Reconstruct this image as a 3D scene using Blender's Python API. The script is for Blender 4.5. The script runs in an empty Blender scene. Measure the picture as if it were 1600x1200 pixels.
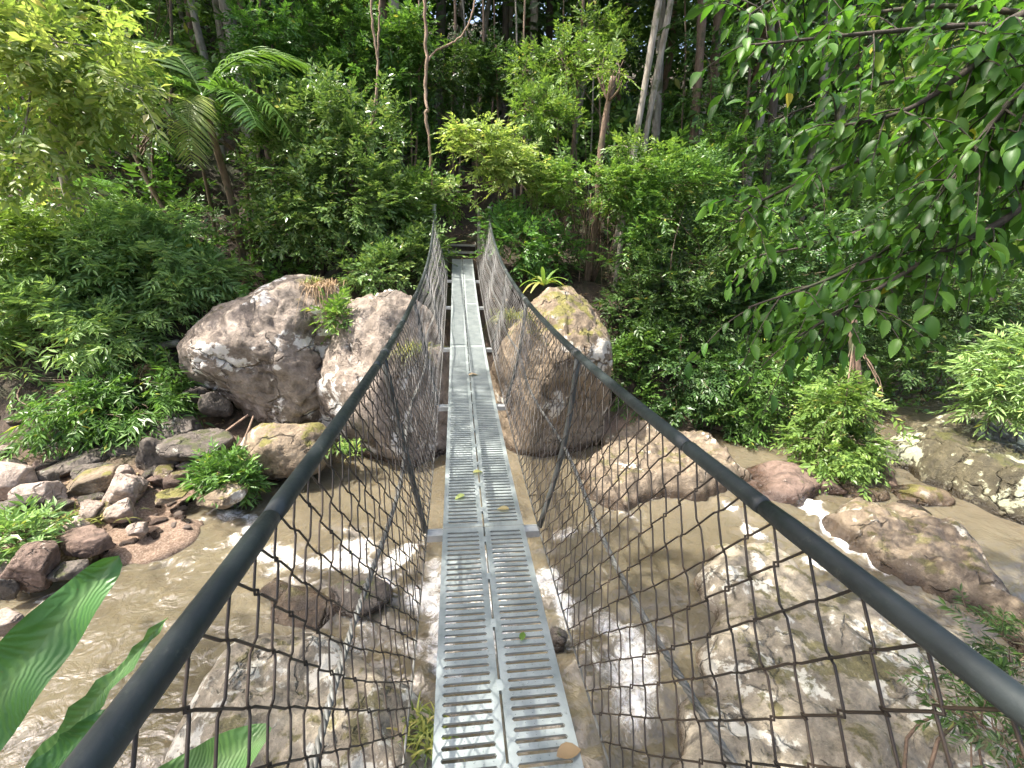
import bpy, math, random
import numpy as np
from mathutils import Matrix, Vector

sc = bpy.context.scene
col = sc.collection

# ------------------------------------------------------------------ camera
FPX, PW, PH, CZ = 700.0, 1600, 1200, 4.2
YAW, PITCH, ROLL = math.radians(7.5), math.radians(20), math.radians(2.2)
_f = np.array([math.sin(YAW)*math.cos(PITCH), math.cos(YAW)*math.cos(PITCH), -math.sin(PITCH)])
_r = np.array([math.cos(YAW), -math.sin(YAW), 0.0]); _u = np.cross(_r, _f)
CR = math.cos(ROLL)*_r + math.sin(ROLL)*_u
CU = -math.sin(ROLL)*_r + math.cos(ROLL)*_u
CF = _f
CAM = np.array([0.0, 0.0, CZ])
cam_d = bpy.data.cameras.new('camera'); cam = bpy.data.objects.new('camera', cam_d); col.objects.link(cam)
cam_d.sensor_width = 36; cam_d.lens = 36*FPX/PW; cam_d.clip_start = 0.02; cam_d.clip_end = 500
m = Matrix.Identity(4)
for i in range(3):
    m[i][0] = CR[i]; m[i][1] = CU[i]; m[i][2] = -CF[i]; m[i][3] = CAM[i]
cam.matrix_world = m
sc.camera = cam

# ------------------------------------------------------------------ sky, sun, exposure
SUN_EL, SUN_AZ = math.radians(61), math.radians(268)      # azimuth from +Y (bridge direction) clockwise
sund = np.array([math.sin(SUN_AZ)*math.cos(SUN_EL), math.cos(SUN_AZ)*math.cos(SUN_EL), math.sin(SUN_EL)])
world = bpy.data.worlds.new('World'); sc.world = world; world.use_nodes = True
wn = world.node_tree
bgn = wn.nodes['Background']
sky = wn.nodes.new('ShaderNodeTexSky'); sky.sky_type = 'NISHITA'; sky.sun_disc = False
sky.sun_elevation = SUN_EL; sky.sun_rotation = SUN_AZ; sky.air_density = 1.0; sky.dust_density = 6.0; sky.ozone_density = 1.0
wn.links.new(sky.outputs['Color'], bgn.inputs['Color']); bgn.inputs['Strength'].default_value = 0.15
sl = bpy.data.lights.new('sun', 'SUN'); so = bpy.data.objects.new('sun', sl); col.objects.link(so)
sl.energy = 3.4; sl.angle = math.radians(0.6); sl.color = (1.0, 0.95, 0.86)
so.rotation_euler = Vector(tuple(-sund)).to_track_quat('-Z', 'Y').to_euler()
sc.view_settings.view_transform = 'Standard'; sc.view_settings.look = 'None'
sc.view_settings.exposure = 1.72; sc.view_settings.gamma = 1.0
sc.cycles.max_bounces = 6; sc.cycles.diffuse_bounces = 3; sc.cycles.glossy_bounces = 2; sc.cycles.transmission_bounces = 3; sc.cycles.transparent_max_bounces = 8
sc.cycles.sample_clamp_indirect = 6.0; sc.cycles.adaptive_threshold = 0.025

# ------------------------------------------------------------------ places
def ray(px, py): return CF + CR*(px-PW/2)/FPX - CU*(py-PH/2)/FPX
def at(px, py, Y):
    d = ray(px, py); return CAM + d*(Y/d[1])
def dp(px, py, depth): return CAM + ray(px, py)*depth
def gz(px, py, z=0.0):
    d = ray(px, py); return CAM + d*((z-CZ)/d[2])

# ------------------------------------------------------------------ numpy noise
_R = np.random.RandomState(11); _perm = _R.permutation(4096).astype(np.int64); _val = _R.rand(4096)*2-1
def vnoise(p):
    p = np.asarray(p, float); i = np.floor(p).astype(np.int64); f = p-i; f = f*f*f*(f*(f*6-15)+10)
    def h(x, y, z): return _val[_perm[(_perm[(_perm[x & 4095]+y) & 4095]+z) & 4095]]
    x, y, z = i[..., 0], i[..., 1], i[..., 2]; a, b, c = f[..., 0], f[..., 1], f[..., 2]
    x00 = h(x, y, z)*(1-a)+h(x+1, y, z)*a; x10 = h(x, y+1, z)*(1-a)+h(x+1, y+1, z)*a
    x01 = h(x, y, z+1)*(1-a)+h(x+1, y, z+1)*a; x11 = h(x, y+1, z+1)*(1-a)+h(x+1, y+1, z+1)*a
    return (x00*(1-b)+x10*b)*(1-c)+(x01*(1-b)+x11*b)*c
def fbm(p, oct=4, gain=0.5):
    s = 0; a = 1.0; q = np.asarray(p, float)
    for k in range(oct):
        s = s+a*vnoise(q+17.3*k); q = q*2.03; a *= gain
    return s
def ss(a, b, x):
    t = np.clip((np.asarray(x, float)-a)/(b-a), 0, 1); return t*t*(3-2*t)
def nrm(v):
    v = np.asarray(v, float); return v/np.maximum(np.linalg.norm(v, axis=-1, keepdims=True), 1e-9)

# ------------------------------------------------------------------ mesh helpers
def make_mesh(name, V, faces, mats, attrs=None, smooth=False, mat_idx=None):
    V = np.ascontiguousarray(V, dtype=np.float32)
    me = bpy.data.meshes.new(name)
    me.vertices.add(len(V)); me.vertices.foreach_set('co', V.ravel())
    fl = [np.asarray(f, dtype=np.int32) for f in faces if len(f)]
    lt = np.concatenate([np.full(len(f), f.shape[1], np.int32) for f in fl])
    li = np.concatenate([f.ravel() for f in fl])
    ls = np.concatenate([[0], np.cumsum(lt)[:-1]]).astype(np.int32)
    me.loops.add(len(li)); me.loops.foreach_set('vertex_index', li)
    me.polygons.add(len(lt)); me.polygons.foreach_set('loop_start', ls); me.polygons.foreach_set('loop_total', lt)
    if mat_idx is not None: me.polygons.foreach_set('material_index', np.asarray(mat_idx, np.int32))
    me.polygons.foreach_set('use_smooth', np.full(len(lt), bool(smooth)))
    for k, a in (attrs or {}).items():
        at_ = me.attributes.new(k, 'FLOAT', 'POINT'); at_.data.foreach_set('value', np.ascontiguousarray(a, dtype=np.float32))
    for mm in (mats if isinstance(mats, (list, tuple)) else [mats]): me.materials.append(mm)
    me.update(calc_edges=True); me.validate()
    return me
def link(name, me, parent=None, loc=None):
    o = bpy.data.objects.new(name, me); col.objects.link(o)
    if parent is not None: o.parent = parent
    if loc is not None: o.location = tuple(float(c) for c in loc)
    return o
def tag(o, label=None, cat=None, group=None, kind=None):
    if label: o['label'] = label
    if cat: o['category'] = cat
    if group: o['group'] = group
    if kind: o['kind'] = kind
    return o
def thing(name, label, cat, loc, group=None):
    o = bpy.data.objects.new(name, None); col.objects.link(o); o.location = tuple(float(c) for c in loc)
    o.empty_display_size = 0.1
    return tag(o, label, cat, group)
class Geo:
    """collects arrays of vertices and faces"""
    def __init__(s): s.V = []; s.F3 = []; s.F4 = []; s.n = 0; s.A = []
    def add(s, V, F, a=0.5):
        V = np.asarray(V, float); F = np.asarray(F, int)
        if len(F): (s.F3 if F.shape[1] == 3 else s.F4).append(F+s.n)
        s.V.append(V); s.A.append(np.full(len(V), a) if np.isscalar(a) else np.asarray(a)); s.n += len(V)
    def tube(s, P, r, sides=6, a=0.5, cap=True):
        P = np.asarray(P, float); n = len(P); r = np.full(n, r) if np.isscalar(r) else np.asarray(r, float)
        T = nrm(np.gradient(P, axis=0))
        ref = np.array([0, 0, 1.0]) if abs(T[0, 2]) < 0.8 else np.array([1.0, 0, 0])
        N = np.empty_like(P); N[0] = nrm(np.cross(np.cross(T[0], ref), T[0]))
        for i in range(1, n):
            q = N[i-1]-T[i]*np.dot(N[i-1], T[i]); N[i] = nrm(q)
        B = np.cross(T, N)
        an = np.arange(sides)*2*math.pi/sides
        V = (P[:, None, :]+r[:, None, None]*(np.cos(an)[None, :, None]*N[:, None, :]+np.sin(an)[None, :, None]*B[:, None, :])).reshape(-1, 3)
        i = np.arange(n-1)[:, None]*sides; j = np.arange(sides)[None, :]; j2 = (j+1) % sides
        F = np.stack([i+j, i+j2, i+sides+j2, i+sides+j], -1).reshape(-1, 4)
        s.add(V, F, a)
        if cap and sides == 4:
            s.F4.append(np.array([[3, 2, 1, 0], [(n-1)*4, (n-1)*4+1, (n-1)*4+2, (n-1)*4+3]])+s.n-len(V))
        elif cap:
            b = s.n-len(V)
            tri = [[b, b+k+1, b+k] for k in range(1, sides-1)]+[[b+(n-1)*sides, b+(n-1)*sides+k, b+(n-1)*sides+k+1] for k in range(1, sides-1)]
            s.F3.append(np.array(tri))
    def box(s, lo, hi, a=0.5):
        x0, y0, z0 = lo; x1, y1, z1 = hi
        s.add([(x0, y0, z0), (x1, y0, z0), (x1, y1, z0), (x0, y1, z0), (x0, y0, z1), (x1, y0, z1), (x1, y1, z1), (x0, y1, z1)],
              [(3, 2, 1, 0), (4, 5, 6, 7), (0, 1, 5, 4), (1, 2, 6, 5), (2, 3, 7, 6), (3, 0, 4, 7)], a)
    def mesh(s, name, mat, smooth=False, off=None, attr='lv'):
        V = np.concatenate(s.V)
        if off is not None: V = V-np.asarray(off)
        f = []
        if s.F3: f.append(np.concatenate(s.F3))
        if s.F4: f.append(np.concatenate(s.F4))
        return make_mesh(name, V, f, mat, {attr: np.concatenate(s.A)}, smooth)
    def build(s, name, mat, parent=None, smooth=False, loc=None, off=None):
        return link(name, s.mesh(name, mat, smooth, off), parent, loc)
def smooth_path(pts, n):
    pts = np.asarray(pts, float); k = len(pts)
    t = np.linspace(0, k-1, n); i = np.clip(np.floor(t).astype(int), 0, k-2); f = (t-i)[:, None]
    g = lambda j: pts[np.clip(j, 0, k-1)]
    p0, p1, p2, p3 = g(i-1), g(i), g(i+1), g(i+2)
    return 0.5*((2*p1)+(-p0+p2)*f+(2*p0-5*p1+4*p2-p3)*f**2+(-p0+3*p1-3*p2+p3)*f**3)

# ------------------------------------------------------------------ materials
def new_mat(name):
    mt = bpy.data.materials.new(name); mt.use_nodes = True; return mt, mt.node_tree, mt.node_tree.nodes['Principled BSDF']
def nd(nt, t, **kw):
    n = nt.nodes.new(t)
    for k, v in kw.items():
        if k in n.inputs: n.inputs[k].default_value = v
        else: setattr(n, k, v)
    return n
def noise(nt, vec, scale, detail=5, rough=0.55, dist=0.0):
    n = nd(nt, 'ShaderNodeTexNoise'); n.inputs['Scale'].default_value = scale; n.inputs['Detail'].default_value = detail
    n.inputs['Roughness'].default_value = rough; n.inputs['Distortion'].default_value = dist
    if vec is not None: nt.links.new(vec, n.inputs['Vector'])
    return n.outputs['Fac']
def ramp(nt, fac, stops):
    n = nd(nt, 'ShaderNodeValToRGB'); e = n.color_ramp.elements
    while len(e) < len(stops): e.new(0.5)
    for k, (p, c) in enumerate(stops):
        e[k].position = p; e[k].color = (*c, 1) if len(c) == 3 else c
    nt.links.new(fac, n.inputs['Fac']); return n.outputs['Color']
def mixcol(nt, fac, a, b, mode='MIX'):
    n = nt.nodes.new('ShaderNodeMixRGB'); n.blend_type = mode
    for sck, v in ((n.inputs[0], fac), (n.inputs[1], a), (n.inputs[2], b)):
        if isinstance(v, bpy.types.NodeSocket): nt.links.new(v, sck)
        elif isinstance(v, (int, float)): sck.default_value = v
        else: sck.default_value = (*v, 1)
    return n.outputs[0]
def mth(nt, op, a, b=0.0, clamp=False):
    n = nt.nodes.new('ShaderNodeMath'); n.operation = op; n.use_clamp = clamp
    for sck, v in ((n.inputs[0], a), (n.inputs[1], b)):
        if isinstance(v, bpy.types.NodeSocket): nt.links.new(v, sck)
        else: sck.default_value = v
    return n.outputs[0]
def rng_map(nt, v, a, b, c=0.0, d=1.0):
    n = nt.nodes.new('ShaderNodeMapRange'); n.interpolation_type = 'SMOOTHSTEP'
    nt.links.new(v, n.inputs[0])
    for k, x in enumerate((a, b, c, d)): n.inputs[k+1].default_value = x
    return n.outputs[0]
def bump(nt, b, h, strength, dist):
    n = nt.nodes.new('ShaderNodeBump'); n.inputs['Strength'].default_value = strength; n.inputs['Distance'].default_value = dist
    nt.links.new(h, n.inputs['Height']); nt.links.new(n.outputs['Normal'], b.inputs['Normal'])

def leaf_mat(name, dark, mid, light, odd=(0.25, 0.2, 0.03), rough=0.38, trans=0.35):
    mt, nt, b = new_mat(name)
    a = nt.nodes.new('ShaderNodeAttribute'); a.attribute_name = 'lv'
    oi = nt.nodes.new('ShaderNodeObjectInfo')
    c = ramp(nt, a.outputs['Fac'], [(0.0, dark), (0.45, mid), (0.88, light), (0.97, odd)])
    hs = nt.nodes.new('ShaderNodeHueSaturation'); hs.inputs['Value'].default_value = 1.25
    nt.links.new(c, hs.inputs['Color'])
    nt.links.new(rng_map(nt, oi.outputs['Random'], 0, 1, 0.488, 0.508), hs.inputs['Hue'])
    b.inputs['Roughness'].default_value = rough
    b.inputs['Specular IOR Level'].default_value = 0.5
    nt.links.new(hs.outputs['Color'], b.inputs['Base Color'])
    tr = nt.nodes.new('ShaderNodeBsdfTranslucent')
    tc = mixcol(nt, 1.0, hs.outputs['Color'], (1.15, 1.15, 0.6), 'MULTIPLY')
    nt.links.new(tc, tr.inputs['Color'])
    mx = nt.nodes.new('ShaderNodeMixShader'); mx.inputs[0].default_value = trans
    nt.links.new(b.outputs[0], mx.inputs[1]); nt.links.new(tr.outputs[0], mx.inputs[2])
    nt.links.new(mx.outputs[0], nt.nodes['Material Output'].inputs['Surface'])
    return mt
def strap_mat(name, c0, c1, rib):
    mt = leaf_mat(name, c0, c1, rib, rib, rough=0.36, trans=0.3); nt = mt.node_tree; b = nt.nodes['Principled BSDF']
    tc = nt.nodes.new('ShaderNodeTexCoord')
    w = nt.nodes.new('ShaderNodeTexWave'); w.inputs['Scale'].default_value = 38; w.inputs['Distortion'].default_value = 1.5; w.inputs['Detail'].default_value = 3
    mp = nt.nodes.new('ShaderNodeMapping'); mp.inputs['Rotation'].default_value = (0.4, 0.3, 0.9); nt.links.new(tc.outputs['Object'], mp.inputs['Vector']); nt.links.new(mp.outputs[0], w.inputs['Vector'])
    n = noise(nt, tc.outputs['Object'], 9, 5, 0.6)
    bump(nt, b, mth(nt, 'ADD', mth(nt, 'MULTIPLY', w.outputs['Fac'], 0.35), n), 0.5, 0.012)
    src = b.inputs['Base Color'].links[0].from_socket
    c = mixcol(nt, rng_map(nt, n, 0.45, 0.7, 0, 0.5), src, mixcol(nt, 1.0, src, (0.55, 0.6, 0.5), 'MULTIPLY'))
    n2 = noise(nt, tc.outputs['Object'], 31, 6, 0.7); c = mixcol(nt, rng_map(nt, n2, 0.66, 0.72, 0, 0.7), c, (0.16, 0.11, 0.04))
    nt.links.new(c, b.inputs['Base Color'])
    return mt
def bark_mat(name, c1, c2, c3, scale=6.0):
    mt, nt, b = new_mat(name)
    tc = nt.nodes.new('ShaderNodeTexCoord'); mp = nt.nodes.new('ShaderNodeMapping'); mp.inputs['Scale'].default_value = (1, 1, 0.22)
    nt.links.new(tc.outputs['Object'], mp.inputs['Vector'])
    n1 = noise(nt, mp.outputs[0], scale*3, 6, 0.65); n2 = noise(nt, tc.outputs['Object'], scale*0.5, 4)
    c = ramp(nt, n1, [(0.3, c1), (0.6, c2)])
    c = mixcol(nt, rng_map(nt, n2, 0.5, 0.68), c, c3)
    nt.links.new(c, b.inputs['Base Color']); b.inputs['Roughness'].default_value = 0.85
    bump(nt, b, n1, 0.6, 0.02)
    return mt
def rock_mat(name, c_dark, c_mid, c_light, lichen=(0.55, 0.52, 0.46), lich=0.6, moss_c=(0.07, 0.075, 0.018), moss=0.5, rough=0.8, wet=0.0, scale=1.0, stain=0.5):
    """moss/lich: 0 none .. 1 much"""
    mt, nt, b = new_mat(name)
    tc = nt.nodes.new('ShaderNodeTexCoord'); ge = nt.nodes.new('ShaderNodeNewGeometry')
    oi = nt.nodes.new('ShaderNodeObjectInfo')
    off = nt.nodes.new('ShaderNodeVectorMath'); off.operation = 'MULTIPLY_ADD'
    cmb = nt.nodes.new('ShaderNodeCombineXYZ')
    for k in range(3): nt.links.new(oi.outputs['Random'], cmb.inputs[k])
    nt.links.new(cmb.outputs[0], off.inputs[0]); off.inputs[1].default_value = (37, 51, 23); nt.links.new(tc.outputs['Object'], off.inputs[2])
    vec = off.outputs[0]
    n_big = noise(nt, vec, 1.1*scale, 5, 0.6, 0.4); n_mid = noise(nt, vec, 4.5*scale, 8, 0.66, 0.3); n_fine = noise(nt, vec, 26*scale, 8, 0.7)
    c = ramp(nt, n_mid, [(0.28, c_dark), (0.5, c_mid), (0.72, c_light)])
    c = mixcol(nt, 0.55, c, ramp(nt, n_fine, [(0.3, c_dark), (0.7, c_light)]), 'OVERLAY')
    mp = nt.nodes.new('ShaderNodeMapping'); mp.inputs['Scale'].default_value = (1.6*scale, 1.6*scale, 0.35*scale); nt.links.new(vec, mp.inputs['Vector'])
    n_st = noise(nt, mp.outputs[0], 1.4, 5, 0.6, 0.8)
    c = mixcol(nt, rng_map(nt, n_st, 0.50, 0.68, 0, stain), c, tuple(0.35*x for x in c_dark))
    # lichen crust patches
    lf = mth(nt, 'ADD', mth(nt, 'MULTIPLY', n_big, 0.75), mth(nt, 'MULTIPLY', n_mid, 0.5))
    c = mixcol(nt, rng_map(nt, lf, 0.80-0.22*lich, 0.84-0.22*lich, 0, 0.85 if lich > 0 else 0), c, lichen)
    # moss where rain and leaf litter settle
    sp = nt.nodes.new('ShaderNodeSeparateXYZ'); nt.links.new(ge.outputs['Normal'], sp.inputs[0])
    n_ms = noise(nt, vec, 2.3*scale, 7, 0.65, 0.2)
    up = mth(nt, 'ADD', mth(nt, 'MULTIPLY', sp.outputs[2], 0.28), n_ms)
    mcol = ramp(nt, n_fine, [(0.3, tuple(0.5*x for x in moss_c)), (0.7, tuple(1.5*x for x in moss_c))])
    mf = rng_map(nt, up, 0.95-0.4*moss, 1.03-0.4*moss, 0, 0.9 if moss > 0 else 0)
    c = mixcol(nt, mf, c, mcol)
    nt.links.new(c, b.inputs['Base Color'])
    if wet > 0:
        sp2 = nt.nodes.new('ShaderNodeSeparateXYZ'); nt.links.new(ge.outputs['Position'], sp2.inputs[0])
        wz = mth(nt, 'ADD', sp2.outputs[2], mth(nt, 'MULTIPLY', n_mid, -0.25))
        wf = rng_map(nt, wz, wet, wet-0.14, 0, 1)
        c2 = mixcol(nt, wf, c, mixcol(nt, 1.0, c, (0.33, 0.29, 0.26), 'MULTIPLY'))
        nt.links.new(c2, b.inputs['Base Color'])
        nt.links.new(rng_map(nt, wf, 0, 1, rough, 0.22), b.inputs['Roughness'])
    else: b.inputs['Roughness'].default_value = rough
    hgt = mth(nt, 'ADD', mth(nt, 'MULTIPLY', n_mid, 1.0), mth(nt, 'MULTIPLY', n_fine, 0.35))
    dv = nt.nodes.new('ShaderNodeVectorMath'); dv.operation = 'MULTIPLY_ADD'
    nz = nd(nt, 'ShaderNodeTexNoise'); nz.inputs['Scale'].default_value = 1.7*scale; nz.inputs['Detail'].default_value = 5; nt.links.new(vec, nz.inputs['Vector'])
    nt.links.new(nz.outputs['Color'], dv.inputs[0]); dv.inputs[1].default_value = (0.9/scale,)*3; nt.links.new(vec, dv.inputs[2])
    vo = nt.nodes.new('ShaderNodeTexVoronoi'); vo.feature = 'DISTANCE_TO_EDGE'; vo.inputs['Scale'].default_value = 1.0*scale; nt.links.new(dv.outputs[0], vo.inputs['Vector'])
    ck = rng_map(nt, vo.outputs['Distance'], 0.0, 0.035, 1, 0)
    ck = mth(nt, 'MULTIPLY', ck, rng_map(nt, n_big, 0.42, 0.58, 0, 1))
    hgt = mth(nt, 'ADD', hgt, mth(nt, 'MULTIPLY', ck, -0.9))
    fin = b.inputs['Base Color'].links[0].from_socket
    nt.links.new(mixcol(nt, mth(nt, 'MULTIPLY', ck, 0.55), fin, tuple(0.4*x for x in c_dark)), b.inputs['Base Color'])
    bump(nt, b, hgt, 1.0, 0.085/scale)
    return mt

M = {}
M['leaf_mid'] = leaf_mat('leaf_mid', (0.03, 0.07, 0.015), (0.075, 0.16, 0.032), (0.14, 0.26, 0.055), (0.28, 0.30, 0.06))
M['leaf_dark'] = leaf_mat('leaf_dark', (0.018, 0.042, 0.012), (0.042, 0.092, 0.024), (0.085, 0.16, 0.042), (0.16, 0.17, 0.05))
M['leaf_blue'] = leaf_mat('leaf_blue', (0.08, 0.155, 0.052), (0.17, 0.29, 0.095), (0.28, 0.42, 0.14), (0.40, 0.44, 0.11))
M['leaf_yellow'] = leaf_mat('leaf_yellow', (0.12, 0.19, 0.05), (0.22, 0.295, 0.085), (0.36, 0.40, 0.15), (0.46, 0.40, 0.2), trans=0.5)
M['leaf_lime'] = leaf_mat('leaf_lime', (0.055, 0.12, 0.028), (0.115, 0.21, 0.045), (0.20, 0.30, 0.075), (0.34, 0.34, 0.10), trans=0.42)
M['leaf_gloss'] = leaf_mat('leaf_gloss', (0.04, 0.095, 0.03), (0.10, 0.19, 0.05), (0.20, 0.29, 0.10), (0.32, 0.34, 0.14), rough=0.26, trans=0.28)
M['leaf_over'] = leaf_mat('leaf_over', (0.03, 0.085, 0.015), (0.055, 0.155, 0.022), (0.10, 0.23, 0.032), (0.36, 0.34, 0.04), rough=0.42, trans=0.55)
M['leaf_fern'] = leaf_mat('leaf_fern', (0.03, 0.085, 0.02), (0.05, 0.13, 0.032), (0.10, 0.19, 0.05), (0.30, 0.22, 0.04), rough=0.42, trans=0.35)
M['strap'] = strap_mat('strap_leaf', (0.035, 0.10, 0.024), (0.07, 0.165, 0.04), (0.13, 0.22, 0.08))
M['grass'] = leaf_mat('grass', (0.05, 0.08, 0.015), (0.13, 0.16, 0.03), (0.25, 0.25, 0.06), (0.35, 0.25, 0.12), rough=0.6)
M['dry'] = leaf_mat('dry', (0.12, 0.08, 0.04), (0.24, 0.17, 0.09), (0.36, 0.28, 0.16), (0.4, 0.3, 0.2), rough=0.8, trans=0.15)
M['bark_pale'] = bark_mat('bark_pale', (0.16, 0.13, 0.10), (0.34, 0.31, 0.26), (0.10, 0.11, 0.05))
M['bark_brown'] = bark_mat('bark_brown', (0.07, 0.045, 0.03), (0.19, 0.13, 0.09), (0.06, 0.065, 0.03))
M['bark_dark'] = bark_mat('bark_dark', (0.025, 0.02, 0.014), (0.07, 0.055, 0.04), (0.04, 0.045, 0.02))
M['vine'] = bark_mat('vine', (0.14, 0.09, 0.06), (0.30, 0.21, 0.15), (0.22, 0.17, 0.12))
M['rock_pink'] = rock_mat('rock_pink', (0.145, 0.122, 0.10), (0.325, 0.28, 0.238), (0.50, 0.445, 0.395), (0.78, 0.75, 0.70), 0.56, moss=0.30, moss_c=(0.11, 0.09, 0.04), wet=0.10, stain=0.7)
M['rock_tan'] = rock_mat('rock_tan', (0.145, 0.115, 0.082), (0.30, 0.245, 0.18), (0.46, 0.395, 0.31), (0.64, 0.60, 0.52), 0.42, moss=0.60, moss_c=(0.15, 0.14, 0.03), wet=0.10, stain=0.5)
M['rock_grey'] = rock_mat('rock_grey', (0.06, 0.05, 0.043), (0.155, 0.135, 0.115), (0.29, 0.255, 0.22), (0.42, 0.42, 0.36), 0.34, moss=0.45, moss_c=(0.06, 0.065, 0.022), wet=0.12, scale=1.8)
M['rock_pale'] = rock_mat('rock_pale', (0.22, 0.18, 0.15), (0.40, 0.34, 0.30), (0.55, 0.49, 0.44), (0.66, 0.62, 0.56), 0.35, moss=0.1, wet=0.06, scale=2.2)
M['rock_rust'] = rock_mat('rock_rust', (0.10, 0.072, 0.058), (0.235, 0.175, 0.142), (0.37, 0.29, 0.245), (0.45, 0.38, 0.32), 0.15, moss=0.1, wet=0.10, scale=2.2)
M['ledge'] = rock_mat('ledge', (0.19, 0.17, 0.135), (0.35, 0.315, 0.255), (0.50, 0.46, 0.385), (0.62, 0.60, 0.52), 0.62, moss=0.42, moss_c=(0.13, 0.115, 0.045), wet=0.04, scale=1.7, rough=0.7, stain=0.5)
M['ledge_wet'] = rock_mat('ledge_wet', (0.12, 0.095, 0.07), (0.26, 0.215, 0.16), (0.41, 0.35, 0.27), (0.56, 0.52, 0.43), 0.45, moss=0.40, moss_c=(0.12, 0.105, 0.04), wet=0.10, scale=1.6, rough=0.55)
M['ledge_moss'] = rock_mat('ledge_moss', (0.06, 0.052, 0.03), (0.13, 0.115, 0.07), (0.23, 0.205, 0.13), (0.42, 0.43, 0.30), 0.58, moss=0.50, moss_c=(0.07, 0.07, 0.02), wet=0.08, scale=1.3, rough=0.6)

def ground_mat():
    mt, nt, b = new_mat('forest_floor')
    tc = nt.nodes.new('ShaderNodeTexCoord'); v = tc.outputs['Object']
    n1 = noise(nt, v, 0.7, 6, 0.6); n2 = noise(nt, v, 9, 8, 0.7); n3 = noise(nt, v, 40, 6, 0.7)
    c = ramp(nt, n2, [(0.3, (0.022, 0.016, 0.011)), (0.55, (0.06, 0.042, 0.029)), (0.75, (0.14, 0.10, 0.07))])
    c = mixcol(nt, rng_map(nt, n1, 0.5, 0.62, 0, 0.8), c, (0.035, 0.045, 0.015))
    sp = nt.nodes.new('ShaderNodeSeparateXYZ'); nt.links.new(v, sp.inputs[0])
    g = rng_map(nt, mth(nt, 'ADD', sp.outputs[2], mth(nt, 'MULTIPLY', n2, -0.3)), 0.45, 0.05, 0, 1)
    gc = ramp(nt, n3, [(0.3, (0.10, 0.065, 0.045)), (0.5, (0.22, 0.15, 0.105)), (0.68, (0.40, 0.31, 0.24))])
    c = mixcol(nt, g, c, gc)
    nt.links.new(c, b.inputs['Base Color']); b.inputs['Roughness'].default_value = 0.9
    bump(nt, b, mth(nt, 'ADD', n2, mth(nt, 'MULTIPLY', n3, 0.5)), 0.9, 0.05)
    return mt
M['ground'] = ground_mat()
def water_mat():
    mt, nt, b = new_mat('muddy_water')
    tc = nt.nodes.new('ShaderNodeTexCoord'); v = tc.outputs['Object']
    a = nt.nodes.new('ShaderNodeAttribute'); a.attribute_name = 'foam'
    n1 = noise(nt, v, 0.8, 4, 0.5, 0.6)
    c = ramp(nt, n1, [(0.3, (0.105, 0.088, 0.058)), (0.7, (0.16, 0.137, 0.095))])
    nf = noise(nt, v, 5.5, 10, 0.74, 1.8); nf2 = noise(nt, v, 22, 6, 0.7, 0.8)
    mp = nt.nodes.new('ShaderNodeMapping'); mp.inputs['Scale'].default_value = (0.35, 1.5, 1); mp.inputs['Rotation'].default_value = (0, 0, 0.5); nt.links.new(v, mp.inputs['Vector'])
    st = noise(nt, mp.outputs[0], 6.0, 8, 0.7, 1.5)
    q = mth(nt, 'ADD', rng_map(nt, st, 0.62, 0.85, 0, 0.22), mth(nt, 'MULTIPLY', a.outputs['Fac'], 1.0))
    q = mth(nt, 'ADD', q, mth(nt, 'ADD', mth(nt, 'MULTIPLY', nf, 1.0), mth(nt, 'MULTIPLY', nf2, 0.35)))
    f = rng_map(nt, q, 1.04, 1.50, 0, 1)
    c = mixcol(nt, mth(nt, 'MULTIPLY', f, 0.95), c, (0.80, 0.79, 0.76))
    nt.links.new(c, b.inputs['Base Color'])
    nt.links.new(rng_map(nt, f, 0, 1, 0.05, 0.7), b.inputs['Roughness'])
    b.inputs['IOR'].default_value = 1.6
    b.inputs['Subsurface Weight'].default_value = 0.85; b.inputs['Subsurface Radius'].default_value = (1.0, 0.8, 0.5); b.inputs['Subsurface Scale'].default_value = 0.22
    h = mth(nt, 'ADD', noise(nt, v, 3.0, 4, 0.5, 1.0), mth(nt, 'MULTIPLY', noise(nt, v, 11, 4, 0.5, 0.6), 0.4))
    bump(nt, b, mth(nt, 'ADD', h, mth(nt, 'MULTIPLY', f, 0.25)), 0.6, 0.06)
    return mt
M['water'] = water_mat()
def metal_mat(name, c1, c2, metallic, rough, scale=8.0, rust=None, bstr=0.15, grime=None):
    mt, nt, b = new_mat(name)
    tc = nt.nodes.new('ShaderNodeTexCoord'); v = tc.outputs['Object']
    n = noise(nt, v, scale, 7, 0.65); n2 = noise(nt, v, scale*7, 5, 0.6)
    c = ramp(nt, n, [(0.35, c1), (0.65, c2)])
    if rust: c = mixcol(nt, rng_map(nt, noise(nt, v, scale*1.7, 6, 0.7), 0.42, 0.6), c, rust)
    if grime: c = mixcol(nt, rng_map(nt, noise(nt, v, scale*3.1, 9, 0.78), 0.56, 0.72, 0, 0.75), c, grime)
    nt.links.new(c, b.inputs['Base Color']); b.inputs['Metallic'].default_value = metallic
    nt.links.new(rng_map(nt, n2, 0.3, 0.7, rough-0.08, rough+0.12), b.inputs['Roughness'])
    bump(nt, b, n2, bstr, 0.004)
    return mt
M['deck'] = metal_mat('galvanised_plank', (0.225, 0.258, 0.25), (0.345, 0.38, 0.37), 0.2, 0.42, 6.0, None, 0.2, (0.085, 0.085, 0.065))
M['rail'] = metal_mat('black_poly_sleeve', (0.014, 0.019, 0.020), (0.032, 0.041, 0.041), 0.0, 0.46, 5.0, None, 0.3, (0.09, 0.095, 0.085))
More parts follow.
